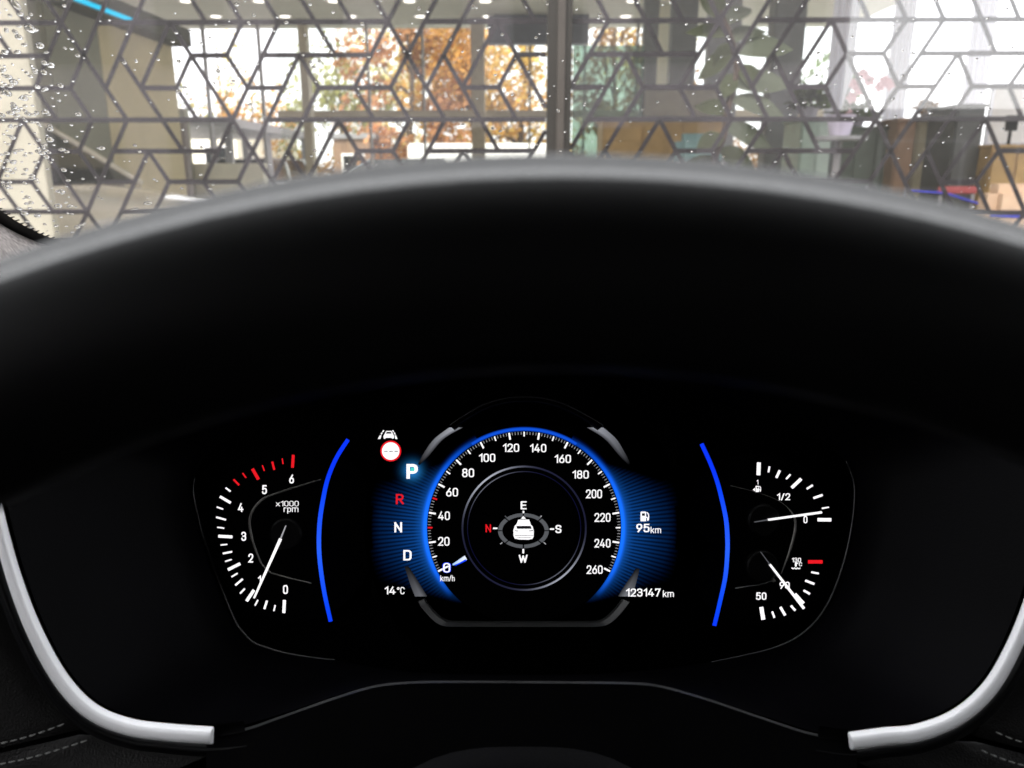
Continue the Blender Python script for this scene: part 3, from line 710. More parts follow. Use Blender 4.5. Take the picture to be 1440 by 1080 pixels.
cbox('tailgate', -.74, 1.46, -2.25, -2.15, .35, 1.62, mat=M['blk'])
cbox('floor_pan', -.80, 1.52, -2.2, 1.1, .28, .34, mat=M['blk'])
cbox('firewall', -.80, 1.52, .95, 1.0, .35, 1.0, mat=M['blk'])
# bonnet
MB().grid([[Vector((HX + (i-5)/5*.85, 1.0 + .9*j/6, 1.02 - .02*j - .008*j*j*.5 - .05*((i-5)/5)**2)) for i in range(11)] for j in range(7)]).build('bonnet', M['paint'], car, smooth=True)
# seats (two headrested fronts behind the camera keep the cabin from being empty)
for sx in (0.0, .74):
    t = thing('front_seat', 'black leather %s seat behind the camera' % ('driver' if sx == 0 else 'passenger'), 'seat', Matrix.Rotation(R(YAW), 4, 'Z') @ Matrix.Translation((sx, -.75, .34)))
    MB().box(-.26, .26, -.05, .45, .1, .32).build('cushion', M['leather'], t, bevel=.05)
    MB().add([Vector(v) for v in ((-.25,-.05,.3),(.25,-.05,.3),(.22,-.30,.95),(-.22,-.30,.95),(-.25,-.18,.3),(.25,-.18,.3),(.22,-.42,.95),(-.22,-.42,.95))], [(0,1,2,3),(7,6,5,4),(0,4,5,1),(2,6,7,3),(1,5,6,2),(0,3,7,4)]).build('backrest', M['leather'], t, bevel=.03)

# ================================================================== DASHBOARD (camera-frame coordinates)
def camthing(name, label, cat, base): 
    t = thing(name, label, cat, CAMM @ Matrix.Translation(base)); t['_b'] = [0]; del t['_b']
    return t
DB = C(737, 1000, .44)
dash = camthing('dashboard', 'black dashboard binnacle with two curved satin silver trim strips', 'dashboard', DB)
def dpart(mb, name, mat, parent=None, **k): return mb.build(name, mat, parent or dash, org=DB, **k)
inner = [(272,690),(282,645),(330,607),(430,575),(540,545),(640,520),(737,512),(840,520),(940,545),(1050,580),(1140,610),(1188,645),(1202,690),(1192,770),(1166,845),(1132,888),(1085,912),(1000,931),(880,945),(737,948),(590,945),(470,928),(400,918),(357,904),(328,868),(298,790)]
outer = [(-40,560),(-14,680),(6,745),(36,840),(70,912),(108,972),(150,1003),(200,1015),(300,1026),(340,1020),(400,1003),(480,975),(530,962),(580,957),(640,956),(737,957),(880,958),(925,962),(965,972),(1010,986),(1060,1002),(1140,1028),(1195,1036),(1290,1027),(1350,1008),(1393,970),(1420,915),(1437,850),(1470,700),(1480,560),(1400,480),(1200,410),(950,365),(737,350),(520,365),(250,420),(60,500)]
def polar(poly, n, c=(737,770)):
    pts = [Vector((p.x, p.y)) for p in spline([Vector((a,b,0)) for a, b in poly], 5, True)]; out = []
    for k in range(n):
        a = 2*math.pi*k/n; d = Vector((math.cos(a), math.sin(a))); best = None
        for i in range(len(pts)):
            p, q = pts[i]-Vector(c), pts[(i+1)%len(pts)]-Vector(c); e = q-p; den = d.x*e.y-d.y*e.x
            if abs(den) < 1e-9: continue
            t = (p.x*e.y-p.y*e.x)/den; u = (p.x*d.y-p.y*d.x)/den
            if t > 0 and -1e-6 <= u <= 1+1e-6 and (best is None or t > best): best = t
        out.append((c[0]+d.x*best, c[1]+d.y*best))
    return out
NP = 144
pin, pout = polar(inner, NP), polar(outer, NP)
rows = []
for t in (0, .06, .2, .4, .6, .8, .93, 1.0):
    dd = .440 - .080*t**.8; e = t if t > .06 else t*.5
    rows.append([C(a[0]+(b[0]-a[0])*e, a[1]+(b[1]-a[1])*e, dd) for a, b in zip(pin, pout)])
dpart(MB().grid(rows, closed=True), 'binnacle_lining', M['lining'], smooth=True)
# hood shell above, running forward to the foot of the glass
top = [i for i in range(NP) if 540 > pout[i][1]]
top.sort(key=lambda i: pout[i][0])
lipf = [C(*pout[i], .36) for i in top]
back = []
for i in top:
    p = CAMM @ C(pout[i][0], pout[i][1], .36); q = CAMM.inverted() @ Vector((p.x*1.25, .88, 1.2-.16)); back.append(q)
dpart(MB().grid([lipf, [l.lerp(b, .06)+Vector((0,.012,0)) for l, b in zip(lipf, back)], [l.lerp(b, .35)+Vector((0,.014,0)) for l, b in zip(lipf, back)], back]), 'hood', M['blk'], smooth=True)
L0 = [CAMM.inverted() @ (Matrix.Rotation(R(YAW),4,'Z') @ v) for v in (Vector((-.80,.50,1.08)), Vector((1.5,.50,1.08)), Vector((1.5,1.02,.98)), Vector((-.80,1.02,.98)))]
dpart(MB().add(L0, [(0,1,2,3)]), 'top_pad', M['blk'])
CMI = CAMM.inverted() @ Matrix.Rotation(R(YAW), 4, 'Z')
for x0_, x1_ in ((.44, 1.45), (-.74, -.43)):
    b_ = MB().box(x0_, x1_, .38, 1.0, .70, 1.05); b_.v = [CMI @ v for v in b_.v]; dpart(b_, 'side_pad', M['blk'], bevel=.03)
# trim strips
def trim(pts, wid, d0=.352, name='trim_strip'):
    path = spline([Vector((a,b,0)) for a, b in pts], 8)
    tl_ = (path[-1]-path[-2]).normalized(); path += [path[-1] + tl_*o for o in (.8, 1.6, 2.2, 2.5)]; n = len(path); rows = []
    for k in range(9):
        v = k/8*2-1; row = []
        for i, p in enumerate(path):
            t = (path[min(i+1,n-1)]-path[max(i-1,0)]).normalized(); nn = Vector((-t.y, t.x, 0))
            f = i/(n-1); w = wid[0] + (wid[1]-wid[0])*min(1, f*1.25)
            h = .0032*(1-abs(v)**4.0)
            if i >= n-5: w *= (1, .99, .95, .86, .74)[i-(n-5)]; h *= (1, .95, .75, .4, 0)[i-(n-5)]
            q = p + nn*v*w/2; row.append(C(q.x, q.y, d0, h))
        rows.append(row)
    return dpart(MB().grid(rows), name, M['silver'], smooth=True)
lp = [(-34,560),(-16,660),(2,745),(24,822),(52,893),(88,957),(130,1000),(182,1022),(240,1030),(298,1034)]
rpth = [(1500,640),(1474,760),(1452,838),(1424,910),(1390,968),(1345,1008),(1290,1030),(1240,1036),(1196,1042)]
trim(lp, (17, 25)); trim(rpth, (17, 26))
# black surrounds hugging the trims, then leather pads falling away
def surround(pts, sgn, wid, name):
    path = spline([Vector((a,b,0)) for a, b in pts], 8); n = len(path); rows = []
    for off, d in ((-16, .3535), (-13.5, .350), (14.5, .350), (19, .349), (26, .351), (30, .354)):
        row = []
        for i, p in enumerate(path):
            t = (path[min(i+1,n-1)]-path[max(i-1,0)]).normalized(); nn = Vector((-t.y, t.x, 0))*sgn
            q = p + nn*off; row.append(C(q.x, q.y, d + (.006 if -14 < off < 15 else 0)))
        rows.append(row)
    dpart(MB().grid(rows), name, M['surround'], smooth=True)
    rows = []
    for off, d in ((29, .3575), (36, .3545), (70, .352), (110, .354), (113, .3575), (117, .3545), (160, .356), (300, .38), (500, .44)):
        row = []
        for i, p in enumerate(path):
            t = (path[min(i+1,n-1)]-path[max(i-1,0)]).normalized(); nn = Vector((-t.y, t.x, 0))*sgn
            q = p + nn*off; row.append(C(q.x, q.y, d))
        rows.append(row)
surround(lp + [(345,1030)], 1, 26, 'trim_surround'); surround(rpth + [(1150,1036)], -1, 26, 'trim_surround')
def pad(pts, corner, name, seams):
    path = spline([Vector((a,b,0)) for a, b in pts], 6)
    rows = []
    for f, d in ((0,.3585),(.06,.354),(.3,.352),(.62,.354),(1,.36)):
        rows.append([C(p.x+(corner[0]-p.x)*f, p.y+(corner[1]-p.y)*f, d) for p in path])
    return dpart(MB().grid(rows), name, M['leather'], smooth=True)
def outl(pts, sgn, off):
    path = spline([Vector((a,b,0)) for a, b in pts], 3); n = len(path); o = []
    for i, p in enumerate(path):
        t = (path[min(i+1,n-1)]-path[max(i-1,0)]).normalized(); o.append((p.x - t.y*sgn*off, p.y + t.x*sgn*off))
    return o
# leather pads: upper and lower halves parted by a seam line
def pads(pts, sgn, sx, s_in, s_out):
    # seam runs from s_in (by the trim) to s_out (off the frame)
    ol = outl(pts, sgn, 27)
    up = [p for p in ol if (p[1] < s_in[1]-2)] + [s_in]
    lo = [s_in] + [p for p in ol if p[1] >= s_in[1]-2]
    far = sx
    def patch(a, tgt, name):
        n = len(a); rows = []
        for f, d in ((0,.3590),(.10,.3545),(.4,.352),(.8,.3535),(1,.357)):
            rows.append([C(p[0]+(q[0]-p[0])*f, p[1]+(q[1]-p[1])*f, d) for p, q in zip(a, tgt)])
        dpart(MB().grid(rows), name, M['leather'], smooth=True)
    tu = [(far + (0), 590 + (s_out[1]-590)*i/(len(up)-1)) for i in range(len(up))]
    patch(up, tu, 'knee_pad')
    q0 = (s_in[0]+sgn*0, s_in[1]+7); 
    tl = [(far, s_out[1]+8 + 180*i/(len(lo)-1)) for i in range(len(lo))]
    patch([(q0[0], q0[1])] + lo[1:], tl, 'lower_pad')
pads(lp, 1, -260, (112, 1026), (-260, 1112)); pads(rpth, -1, 1700, (1372, 1036), (1700, 1118))
for (a, b) in (((-40,1052),(92,1017)), ((-40,1081),(124,1040)), ((1480,1050),(1398,1028)), ((1480,1083),(1378,1054))):
    n = int(math.hypot(b[0]-a[0], b[1]-a[1])/13)
    for i in range(n):
        t0, t1 = (i+.16)/n, (i+.82)/n
        P, Q = [C(a[0]+(b[0]-a[0])*t, a[1]+(b[1]-a[1])*t + 5*math.sin(t*3.1), .351) for t in (t0, t1)]
        dpart(MB().tube([P, P.lerp(Q,.5)+Vector((0,0,.0004)), Q], [.00022,.0004,.00022], 6), 'stitch', M['thread'])
# steering column shroud: rounded lip below the dials
lip = spline([Vector((a,b,0)) for a, b in ((290,1034),(345,1025),(400,1006),(480,978),(530,964),(580,959),(640,958),(737,958.5),(880,960),(925,964),(965,974),(1010,988),(1060,1005),(1140,1031),(1205,1040))], 6)
rows = []
for dy, d in ((-1.5,.3610),(0,.3590),(2.2,.3570),(6,.3545),(13,.352),(30,.348),(80,.338),(170,.32),(320,.30)):
    rows.append([C(p.x, p.y+dy, d) for p in lip])
dpart(MB().grid(rows[2:]), 'column_shroud', M['blk'], smooth=True); dpart(MB().grid(rows[:3]), 'lip_highlight', M['edge'], smooth=True)  # top rows of the lip carry the painted highlight
sh = []
for j in range(7):
    sh.append([C(560+350*i/14, 1050 + 40*j/6*2 + 45*abs((i-7)/7)**3, .325 - .012*math.sin(j/6*1.5)) for i in range(15)])
dpart(MB().grid(sh), 'shroud_cover', M['lining'], smooth=True)

# ================================================================== STEERING WHEEL
RW, rw = .190, .0160
AP = C(785, 375, .120)
phi = R(11)
U = Vector((0, math.cos(phi), -math.sin(phi))); NV = Vector((0, math.sin(phi), math.cos(phi)))   # NV towards the driver
WC = AP - U*RW
wheel = camthing('steering_wheel', 'black leather steering wheel with its rim arching across the view', 'steering wheel', WC)
rows = []
for k in range(181):
    a = 2*math.pi*k/180; rad = Vector((math.sin(a), 0, 0)) + U*math.cos(a); ring = []
    for j in range(40):
        b = 2*math.pi*j/40; rr = rw*(1 - .11*math.exp(-((b-.80)/.085)**2)*1.0 + .02*math.sin(3*b))
        ring.append(rad*RW + (rad*math.cos(b) + NV*math.sin(b)*1.08)*rr)
    rows.append(ring)
rim = MB().grid(rows, closed=True).build('rim', M['rim'], wheel, smooth=True)
rim.data.materials.append(M['rim_shaded'])         # darker, duller copy of the leather keeps the inner side in shade
for i, p in enumerate(rim.data.polygons):
    if 7 <= i % 40 < 34: p.material_index = 1
hub = []
for j in range(9):
    f = j/8; row = []
    for k in range(40):
        a = 2*math.pi*k/40; sx = math.copysign(abs(math.cos(a))**.7, math.cos(a)); sy = math.copysign(abs(math.sin(a))**.7, math.sin(a))
        row.append(Vector((sx*.085*f, 0, 0)) + U*(sy*.07*f) + NV*(-.055 + .022*(1-f**3)))
    hub.append(row)
MB().grid(hub, closed=True).build('airbag_cover', M['leather'], wheel, smooth=True)
for s in (-1, 1):
    r_ = []
    for i in range(9):
        f = i/8; x = s*(.07 + (RW-.07)*f); z = -.058*(1-f)**.8
        r_.append([Vector((x,0,0)) + U*(v*(.032 - .012*f)) + NV*(z + .008*(1-v*v)) for v in (-1,-.5,0,.5,1)])
    MB().grid(r_).build('spoke', M['gloss'], wheel, smooth=True)
r_ = [[Vector((v*(.022), 0, 0)) - U*(.05+(RW-.05)*i/6) + NV*(-.055*(1-i/6) + .006*(1-v*v)) for v in (-1,-.5,0,.5,1)] for i in range(7)]
MB().grid(r_).build('spoke', M['silver'], wheel, smooth=True)

# ================================================================== INSTRUMENT CLUSTER
CB = C(737, 760, .42)
clu = camthing('instrument_cluster', 'lit instrument cluster with tachometer, round digital speedometer and fuel gauge', 'instrument cluster', CB)
def cp(mb, name, mat, parent=None, **k): return mb.build(name, mat, parent or clu, org=CB, **k)
def poly(name, pts, mat, parent, off=.001):
    n = len(pts); return cp(MB().add([C(x, y, .42, off) for x, y in pts], [tuple(range(n))[::-1]]), name, mat, parent)
def ribbon(pts, w, off=.001, n=6):
    path = spline([Vector((a,b,0)) for a, b in pts], n); m = len(path); L_, R_ = [], []
    for i, p in enumerate(path):
        t = (path[min(i+1,m-1)]-path[max(i-1,0)]).normalized(); nn = Vector((-t.y, t.x, 0)); ww = w if not callable(w) else w(i/(m-1))
        a, b = p+nn*ww/2, p-nn*ww/2; L_.append(C(a.x, a.y, .42, off)); R_.append(C(b.x, b.y, .42, off))
    return MB().grid([L_, R_])
def bar(name, x0, y0, x1, y1, w, mat, parent, off=.0012, w2=None):
    d = Vector((x1-x0, y1-y0)).normalized(); n = Vector((-d.y, d.x)); w2 = w if w2 is None else w2
    return poly(name, [(x0+n.x*w/2, y0+n.y*w/2), (x1+n.x*w2/2, y1+n.y*w2/2), (x1-n.x*w2/2, y1-n.y*w2/2), (x0-n.x*w/2, y0-n.y*w/2)], mat, parent, off)
def solidbar(name, x0, y0, x1, y1, w, w2, mat, parent, off, th=.0012):
    d = Vector((x1-x0, y1-y0)).normalized(); n = Vector((-d.y, d.x)); q = [(x0+n.x*w/2, y0+n.y*w/2), (x1+n.x*w2/2, y1+n.y*w2/2), (x1-n.x*w2/2, y1-n.y*w2/2), (x0-n.x*w/2, y0-n.y*w/2)]
    vs = [C(a, b, .42, off) for a, b in q] + [C(a, b, .42, off+th) for a, b in q]
    return cp(MB().add(vs, [(0,1,2,3),(7,6,5,4),(0,4,5,1),(1,5,6,2),(2,6,7,3),(3,7,4,0)]), name, mat, parent)
GW = .50
def rr_(x0, y0, x1, y1): return ('c', [(x0,y0),(x0,y1),(x1,y1),(x1,y0)], .26)
GL = {'0': [rr_(0,0,GW,1)], '1': [('o', [(0,.76),(.27,1),(.27,0)], 0)],
 '2': [('o', [(0,.74),(0,1),(GW,1),(GW,.58),(0,0),(GW,0)], (.25,.25,.16,0))],
 '3': [('o', [(0,.80),(0,1),(GW*.96,1),(GW*.96,.53),(.16,.53)], (.2,.23,.2)), ('o', [(.16,.53),(GW,.53),(GW,0),(0,0),(0,.22)], (.2,.25,.25))],
 '4': [('o', [(.32,1),(-.03,.24),(GW*1.12,.24)], 0), ('o', [(.40,.52),(.40,0)], 0)],
 '5': [('o', [(GW*.94,1),(.06,1),(.03,.54)], 0), ('o', [(.03,.54),(.12,.64),(GW,.64),(GW,0),(0,0),(0,.19)], (.06,.25,.25,.22))],
 '6': [rr_(0,0,GW,.60), ('o', [(.37,1),(.02,.40)], 0)], '7': [('o', [(0,.86),(0,1),(GW,1),(.15,0)], 0)],
 '8': [rr_(0,0,GW,.54), rr_(.03,.54,GW-.03,1)], '9': [rr_(0,.40,GW,1), ('o', [(.13,0),(GW-.02,.60)], 0)],
 'E': [('o', [(.46,1),(0,1),(0,0),(.46,0)], 0), ('o', [(0,.52),(.40,.52)], 0)], 'N': [('o', [(0,0),(0,1)], 0), ('o', [(0,.98),(.56,.02)], 0), ('o', [(.56,0),(.56,1)], 0)],
 'S': [('o', [(.52,.80),(.52,1),(0,1),(0,.54),(.53,.50),(.53,0),(0,0),(0,.20)], (.24,.24,.22,.22,.24,.24))],
 'W': [('o', [(0,1),(.22,0)], 0), ('o', [(.22,0),(.44,.9)], 0), ('o', [(.44,.9),(.66,0)], 0), ('o', [(.66,0),(.88,1)], 0)],
 'P': [('o', [(0,0),(0,1),(.54,1),(.54,.42),(0,.42)], (0,.26,.26))], 'R': [('o', [(0,0),(0,1),(.52,1),(.52,.46),(0,.46)], (0,.25,.25)), ('o', [(.26,.46),(.54,0)], 0)],
 'D': [('c', [(0,0),(0,1),(.55,1),(.55,0)], (0,0,.3,.3))], 'C': [('o', [(.48,.78),(.48,1),(0,1),(0,0),(.48,0),(.48,.22)], .24)],
 'k': [('o', [(0,0),(0,1)], 0), ('o', [(.42,.70),(0,.28)], 0), ('o', [(.15,.42),(.45,0)], 0)],
 'm': [('o', [(0,0),(0,.70),(.42,.70),(.42,0)], (0,.18)), ('o', [(.40,.70),(.84,.70),(.84,0)], .18)],
 'h': [('o', [(0,0),(0,1)], 0), ('o', [(0,.68),(.42,.68),(.42,0)], .2)], 'x': [('o', [(0,0),(.46,.70)], 0), ('o', [(0,.70),(.46,0)], 0)],
 'r': [('o', [(0,0),(0,.70)], 0), ('o', [(0,.48),(.0,.70),(.30,.70)], .14)], 'p': [rr_(0,0,.44,.70), ('o', [(0,.70),(0,-.28)], 0)],
 '°': [rr_(0,.70,.26,.96)], '/': [('o', [(0,-.02),(.34,1.02)], 0)]}
def rounded(pts, rad, closed):
    m = len(pts); out = []
    rads = rad if isinstance(rad, tuple) else None
    for i in range(m):
        p = Vector(pts[i]); end = (i == 0 or i == m-1) and not closed
        r = 0 if end else (rad if rads is None else (rads[i if closed else i-1] if (i if closed else i-1) < len(rads) else 0))
        if end or r == 0: out.append(p); continue
        a, b = Vector(pts[i-1]), Vector(pts[(i+1) % m]); u, v = a-p, b-p
        ku = .5 if closed or i-1 > 0 else 1; kv = .5 if closed or i+1 < m-1 else 1
        q = p + u.normalized()*min(r, u.length*ku*.999); w = p + v.normalized()*min(r, v.length*kv*.999)
        k = 5
        for j in range(k+1):
            t = j/k; out.append(q*(1-t)**2 + p*2*t*(1-t)*.0 + p*(2*t*(1-t)) + w*t*t)
    res = []
    for p in out:
        if not res or (p-res[-1]).length > 1e-4: res.append(p)
    return res
def text(s, cx, cy, h, mat, parent, name='numeral', w=None, bold=.012, off=.0014, xs=.92):
    sw = .115 + bold*2.6; vs, fs = [], []; x = 0.0
    for ch in s:
        if ch == ' ': x += .4; continue
        gmax = 0
        for kind, pts, rad in GL[ch]:
            cl = kind == 'c'; path = rounded(pts, rad, cl); m = len(path); base = len(vs)
            if not cl:                                   # butt ends reach half a stroke further
                path[0] = path[0] + (path[0]-path[1]).normalized()*sw*.5; path[-1] = path[-1] + (path[-1]-path[-2]).normalized()*sw*.5
            for i, p in enumerate(path):
                a = path[i-1] if (i > 0 or cl) else None; b = path[(i+1) % m] if (i < m-1 or cl) else None
                t1 = (p-a).normalized() if a is not None else (b-p).normalized(); t2 = (b-p).normalized() if b is not None else t1
                n1, n2 = Vector((-t1.y, t1.x)), Vector((-t2.y, t2.x)); n = (n1+n2)
                n = n.normalized() if n.length > 1e-4 else n1; k = sw*.5/max(.45, n.dot(n1))
                vs.append((p.x + x + n.x*k, p.y + n.y*k)); vs.append((p.x + x - n.x*k, p.y - n.y*k))
            for i in range(m if cl else m-1):
                j = (i+1) % m; fs.append((base+2*i, base+2*i+1, base+2*j+1, base+2*j))
            gmax = max(gmax, max(p[0] for p in pts))
        x += gmax + sw + .13
    X = [v[0] for v in vs]; Y = [v[1] for v in vs]
    x0, x1, y0, y1 = min(X), max(X), min(Y), max(Y); k = h/(y1-y0); kx = k*xs if w is None else w/(x1-x0)
    P = [C(cx + (a-(x0+x1)/2)*kx, cy - (b-(y0+y1)/2)*k, .42, off) for a, b in vs]
    return cp(MB().add(P, [f[::-1] for f in fs]), name, mat, parent)
def lumset(o, fn):
    me = o.data; a = me.attributes.new('lum', 'FLOAT_COLOR', 'POINT')
    for i, v in enumerate(me.vertices):
        q = v.co + CB; px = 720 + q.x/.42*F; py = 540 - q.y/.42*F; a.data[i].color = (*fn(px, py), 1)
def disc(cx, cy, r, n=48, ry=None): return [(cx+r*math.cos(2*math.pi*k/n), cy+(ry or r)*math.sin(2*math.pi*k/n)) for k in range(n)]
# face and bezel
ctr = [C(a, b, .4405) for a, b in polar(inner, 96)]
o = cp(MB().add([C(737,760,.4405)] + [C(737+(a-737)*1.12, 760+(b-760)*1.12, .4405) for a, b in polar(inner, 96)], [(0, (k+1)%96+1, k+1) for k in range(96)]), 'face_plate', M['face'])
for bp_, rr in (([(274,672),(272,695),(283,745),(298,790),(328,868),(345,893),(357,904),(376,911),(400,918),(435,924),(472,928)], .0007), ([(1190,648),(1202,690),(1192,770),(1166,845),(1132,888),(1085,912),(1000,931)], .0006)):
    q = [C(p.x, p.y, .436) for p in spline([Vector((a,b,0)) for a, b in bp_], 6)]
    cp(MB().tube(q, [rr*(.35+.65*math.sin(math.pi*min(1,(i+1)/len(q)))) for i in range(len(q))], 6), 'bezel', M['bezel'], smooth=True)
# ---- tachometer
def z4(x, y): return (260+x/4.5, 580+y/4.5)
def z5(x, y): return (260+x/4.5, 720+y/4.5)
def z7(x, y): return (960+x/4.5, 580+y/4.5)
def z8(x, y): return (960+x/4.5, 720+y/4.5)
tach = poly('tachometer', disc(404, 750, 122, 64, 135), M['face'], clu, -.012)
T = [(z4,690,267,685,348,18,1),(z4,620,290,625,325,8,1),(z4,557,310,570,362,13,1),(z4,495,333,507,368,8,1),(z4,432,355,470,422,20,1),(z4,370,382,392,412,9,1),(z4,313,422,348,458,12,1),
     (z4,263,475,294,498,10,0),(z4,227,530,295,570,16,0),(z4,207,596,247,610,9,0),(z4,203,660,265,677,11,0),(z4,210,724,254,730,8,0),(z4,217,780,306,785,18,0),(z4,231,836,274,832,8,0),(z4,245,890,304,878,11,0),
     (z4,260,940,301,927,8,0),(z4,278,992,355,953,18,0),(z5,300,407,338,384,9,0),(z5,324,460,371,420,12,0),(z5,354,512,384,481,10,0),(z5,395,560,442,490,19,0),(z5,448,588,467,552,9,0),(z5,507,610,524,557,13,0),(z5,567,623,576,585,9,0),(z5,630,635,634,553,19,0)]
for f, a, b, c, d, w, r in T: bar('tick', *f(a,b), *f(c,d), w/4.5, M['lit_red' if r else 'lit_white'], tach)
for s, x, y in (('6',411,673),('5',373,688),('4',339.5,713),('3',344,753.5),('2',353.5,784),('1',366,814),('0',402.5,828)): text(s, x, y, 12.6, M['lit_white'], tach, 'numeral', bold=.022)
text('x1000', 405, 707.5, 7.8, M['lit_white'], tach, 'caption', w=32, bold=-.006); text('rpm', 410.3, 717.3, 8.2, M['lit_white'], tach, 'caption', w=20.5, bold=-.004)
ring = [z4(862,423), z4(690,475), z4(540,525), z4(480,560), z4(432,620), z4(412,690), z4(425,780), z4(452,870), z4(492,960), z4(555,1018)]
cp(MB().tube([C(p.x, p.y, .42, .0008) for p in spline([Vector((*p,0)) for p in ring], 6)], [.0003+.0005*math.sin(math.pi*i/54) for i in range(55)], 6), 'ring', M['dim'], tach, smooth=True)
cp(MB().tube([C(*z4(555,1015), .42, .0008), C(*z4(680,1050), .42, .0008), C(*z4(802,1078), .42, .0008)], .0004, 6), 'ring', M['dim'], tach, smooth=True)
hubc = MB().lathe([(.0085,0),(.0085,.003),(.0075,.0036),(0,.0038)], 32, (0,0,0)); hubc.v = [C(404,750,.42,0)+v for v in hubc.v]; cp(hubc, 'needle_hub', M['hub'], tach)
nd = solidbar('needle', *z4(623,788), *z4(458,1157), 3.6, 2.0, M['lit_white'], tach, .0045)
solidbar('needle_tail', *z4(656,706), *z4(624,786), .9, 1.3, M['lit_mid'], nd, .0045)
# ---- blue light bars
for nm, pts in (('light_bar', [(489.5,618),(473,644),(461,673),(454,704),(449.5,735.5),(448.5,769),(451,800),(456.5,835.5),(465,874)]),
                ('light_bar', [(986.5,624),(998,649),(1008,675.5),(1015.5,704),(1021,731),(1023,758),(1022.7,780),(1020,811),(1013,844),(1004.5,880)])):
    o = cp(ribbon(pts, lambda t: 6.2 - 1.0*abs(t-.5), .0), nm, M['graphic'])
    lumset(o, lambda x, y: (.004+.02*max(0,1-abs(y-770)/80), .04+.09*max(0,1-abs(y-775)/110), 1.0 + .1*max(0,1-abs(y-770)/90)))
# ---- fuel and temperature
fuel = poly('fuel_gauge', disc(1075, 715, 100, 48, 75), M['face'], clu, -.012)
for f, a, b, c, d, w in ((z7,478,315,475,395,24),(z7,545,340,538,377,11),(z7,610,365,588,412,15),(z7,677,390,650,420,11),(z7,745,418,685,475,20),(z7,818,458,780,482,12),(z7,880,520,822,540,14),(z7,920,597,875,605,9),(z7,935,677,848,676,21)):
    bar('tick', *f(a,b), *f(c,d), w/4.5, M['lit_white'], fuel)
text('1', 1064, 677.5, 7, M['lit_white'], fuel, 'numeral', bold=.01); text('1/2', 1100.5, 697.8, 10.5, M['lit_white'], fuel, 'numeral', w=18.5, bold=.015); text('0', 1131.3, 730, 10.2, M['lit_white'], fuel, 'numeral', bold=.02)
def pump(cx, cy, h, parent, m1='lit_white', m2='face', flip=1):
    u = h/14.0
    g = poly('pump_icon', [(cx-5*u*flip, cy+7*u), (cx-5*u*flip, cy-6*u), (cx-4*u*flip, cy-7*u), (cx+2*u*flip, cy-7*u), (cx+3*u*flip, cy-6*u), (cx+3*u*flip, cy+7*u)], M[m1], parent, .0014)
    poly('pump_window', [(cx-3.2*u*flip, cy-1*u), (cx-3.2*u*flip, cy-4.8*u), (cx+1.2*u*flip, cy-4.8*u), (cx+1.2*u*flip, cy-1*u)], M['lit_dark'], g, .0018)
    cp(ribbon([(cx+3*u*flip, cy+1*u), (cx+5*u*flip, cy+2*u), (cx+5.3*u*flip, cy+5.5*u), (cx+6.6*u*flip, cy+4*u), (cx+6.4*u*flip, cy-3*u), (cx+3.8*u*flip, cy-6*u)], 1.4*u, .0014), 'pump_hose', M[m1], g)
pump(1064.5, 687, 8.5, fuel)
poly('arrow', [(1057.5,688),(1060.5,685.5),(1060.5,690.5)], M['lit_white'], fuel, .0014)
rr = [z7(300,462), z7(480,508), z7(600,556), z7(670,610), z7(708,680), z7(705,760), z7(672,880), z7(620,1020)]
cp(MB().tube([C(p.x, p.y, .42, .0008) for p in spline([Vector((*p,0)) for p in rr], 6)], [.00015+.0007*max(0, math.sin(math.pi*min(1,max(0,(i-16)/27)))) for i in range(43)], 6), 'ring', M['dim'], fuel, smooth=True)
nd = solidbar('needle', *z7(520,669), *z7(856,622), 2.2, 2.4, M['lit_white'], fuel, .0045); solidbar('needle_tail', *z7(435,683), *z7(520,669), .6, 1.0, M['lit_grey'], nd, .0045)
temp = poly('temperature_gauge', disc(1080, 820, 95, 48, 70), M['face'], clu, -.0125)
bar('tick', *z7(880,942), *z7(788,942), 22/4.5, M['lit_red'], temp)
for f, a, b, c, d, w in ((z8,808,377,856,386,11),(z8,770,430,828,452,14),(z8,760,492,800,515,13),(z8,705,515,760,575,20),(z8,680,588,708,620,13),(z8,613,597,644,650,16),(z8,562,625,576,665,12),(z8,493,597,506,677,25)):
    bar('tick', *f(a,b), *f(c,d), w/4.5, M['lit_white'], temp)
text('130', 1118.5, 786.5, 6.6, M['lit_white'], temp, 'numeral', w=13, bold=.012); text('°C', 1122.5, 792.6, 5, M['lit_white'], temp, 'caption', w=8, bold=.01)
poly('thermometer_icon', [(1116.6,796),(1116.6,790),(1119,790),(1119,796)], M['lit_white'], temp, .0014)
cp(ribbon([(1112,797.5),(1114,799),(1116,797.8),(1118,799.2),(1120,797.8),(1122,799),(1124,797.6)], 1.3, .0014), 'wave_icon', M['lit_white'], temp)
text('50', 1069.3, 837.3, 10.3, M['lit_white'], temp, 'numeral', w=14.5, bold=.02); text('90', 1102.5, 822.5, 10, M['lit_white'], temp, 'numeral', w=14, bold=.018, off=.001)
cp(MB().tube([C(*z8(565,432),.42,.0008), C(*z8(480,458),.42,.0008), C(*z8(330,480),.42,.0008)], .0003, 6), 'ring', M['bezel'], temp, smooth=True)
poly('clip', [z8(552,420), z8(572,415), z8(588,435), z8(568,442)], M['dim'], temp, .001)
nd = solidbar('needle', *z8(532,318), *z8(744,592), 2.6, 3.4, M['lit_white'], temp, .0045); solidbar('needle_tail', *z8(475,240), *z8(532,318), .5, .9, M['lit_grey'], nd, .0045)
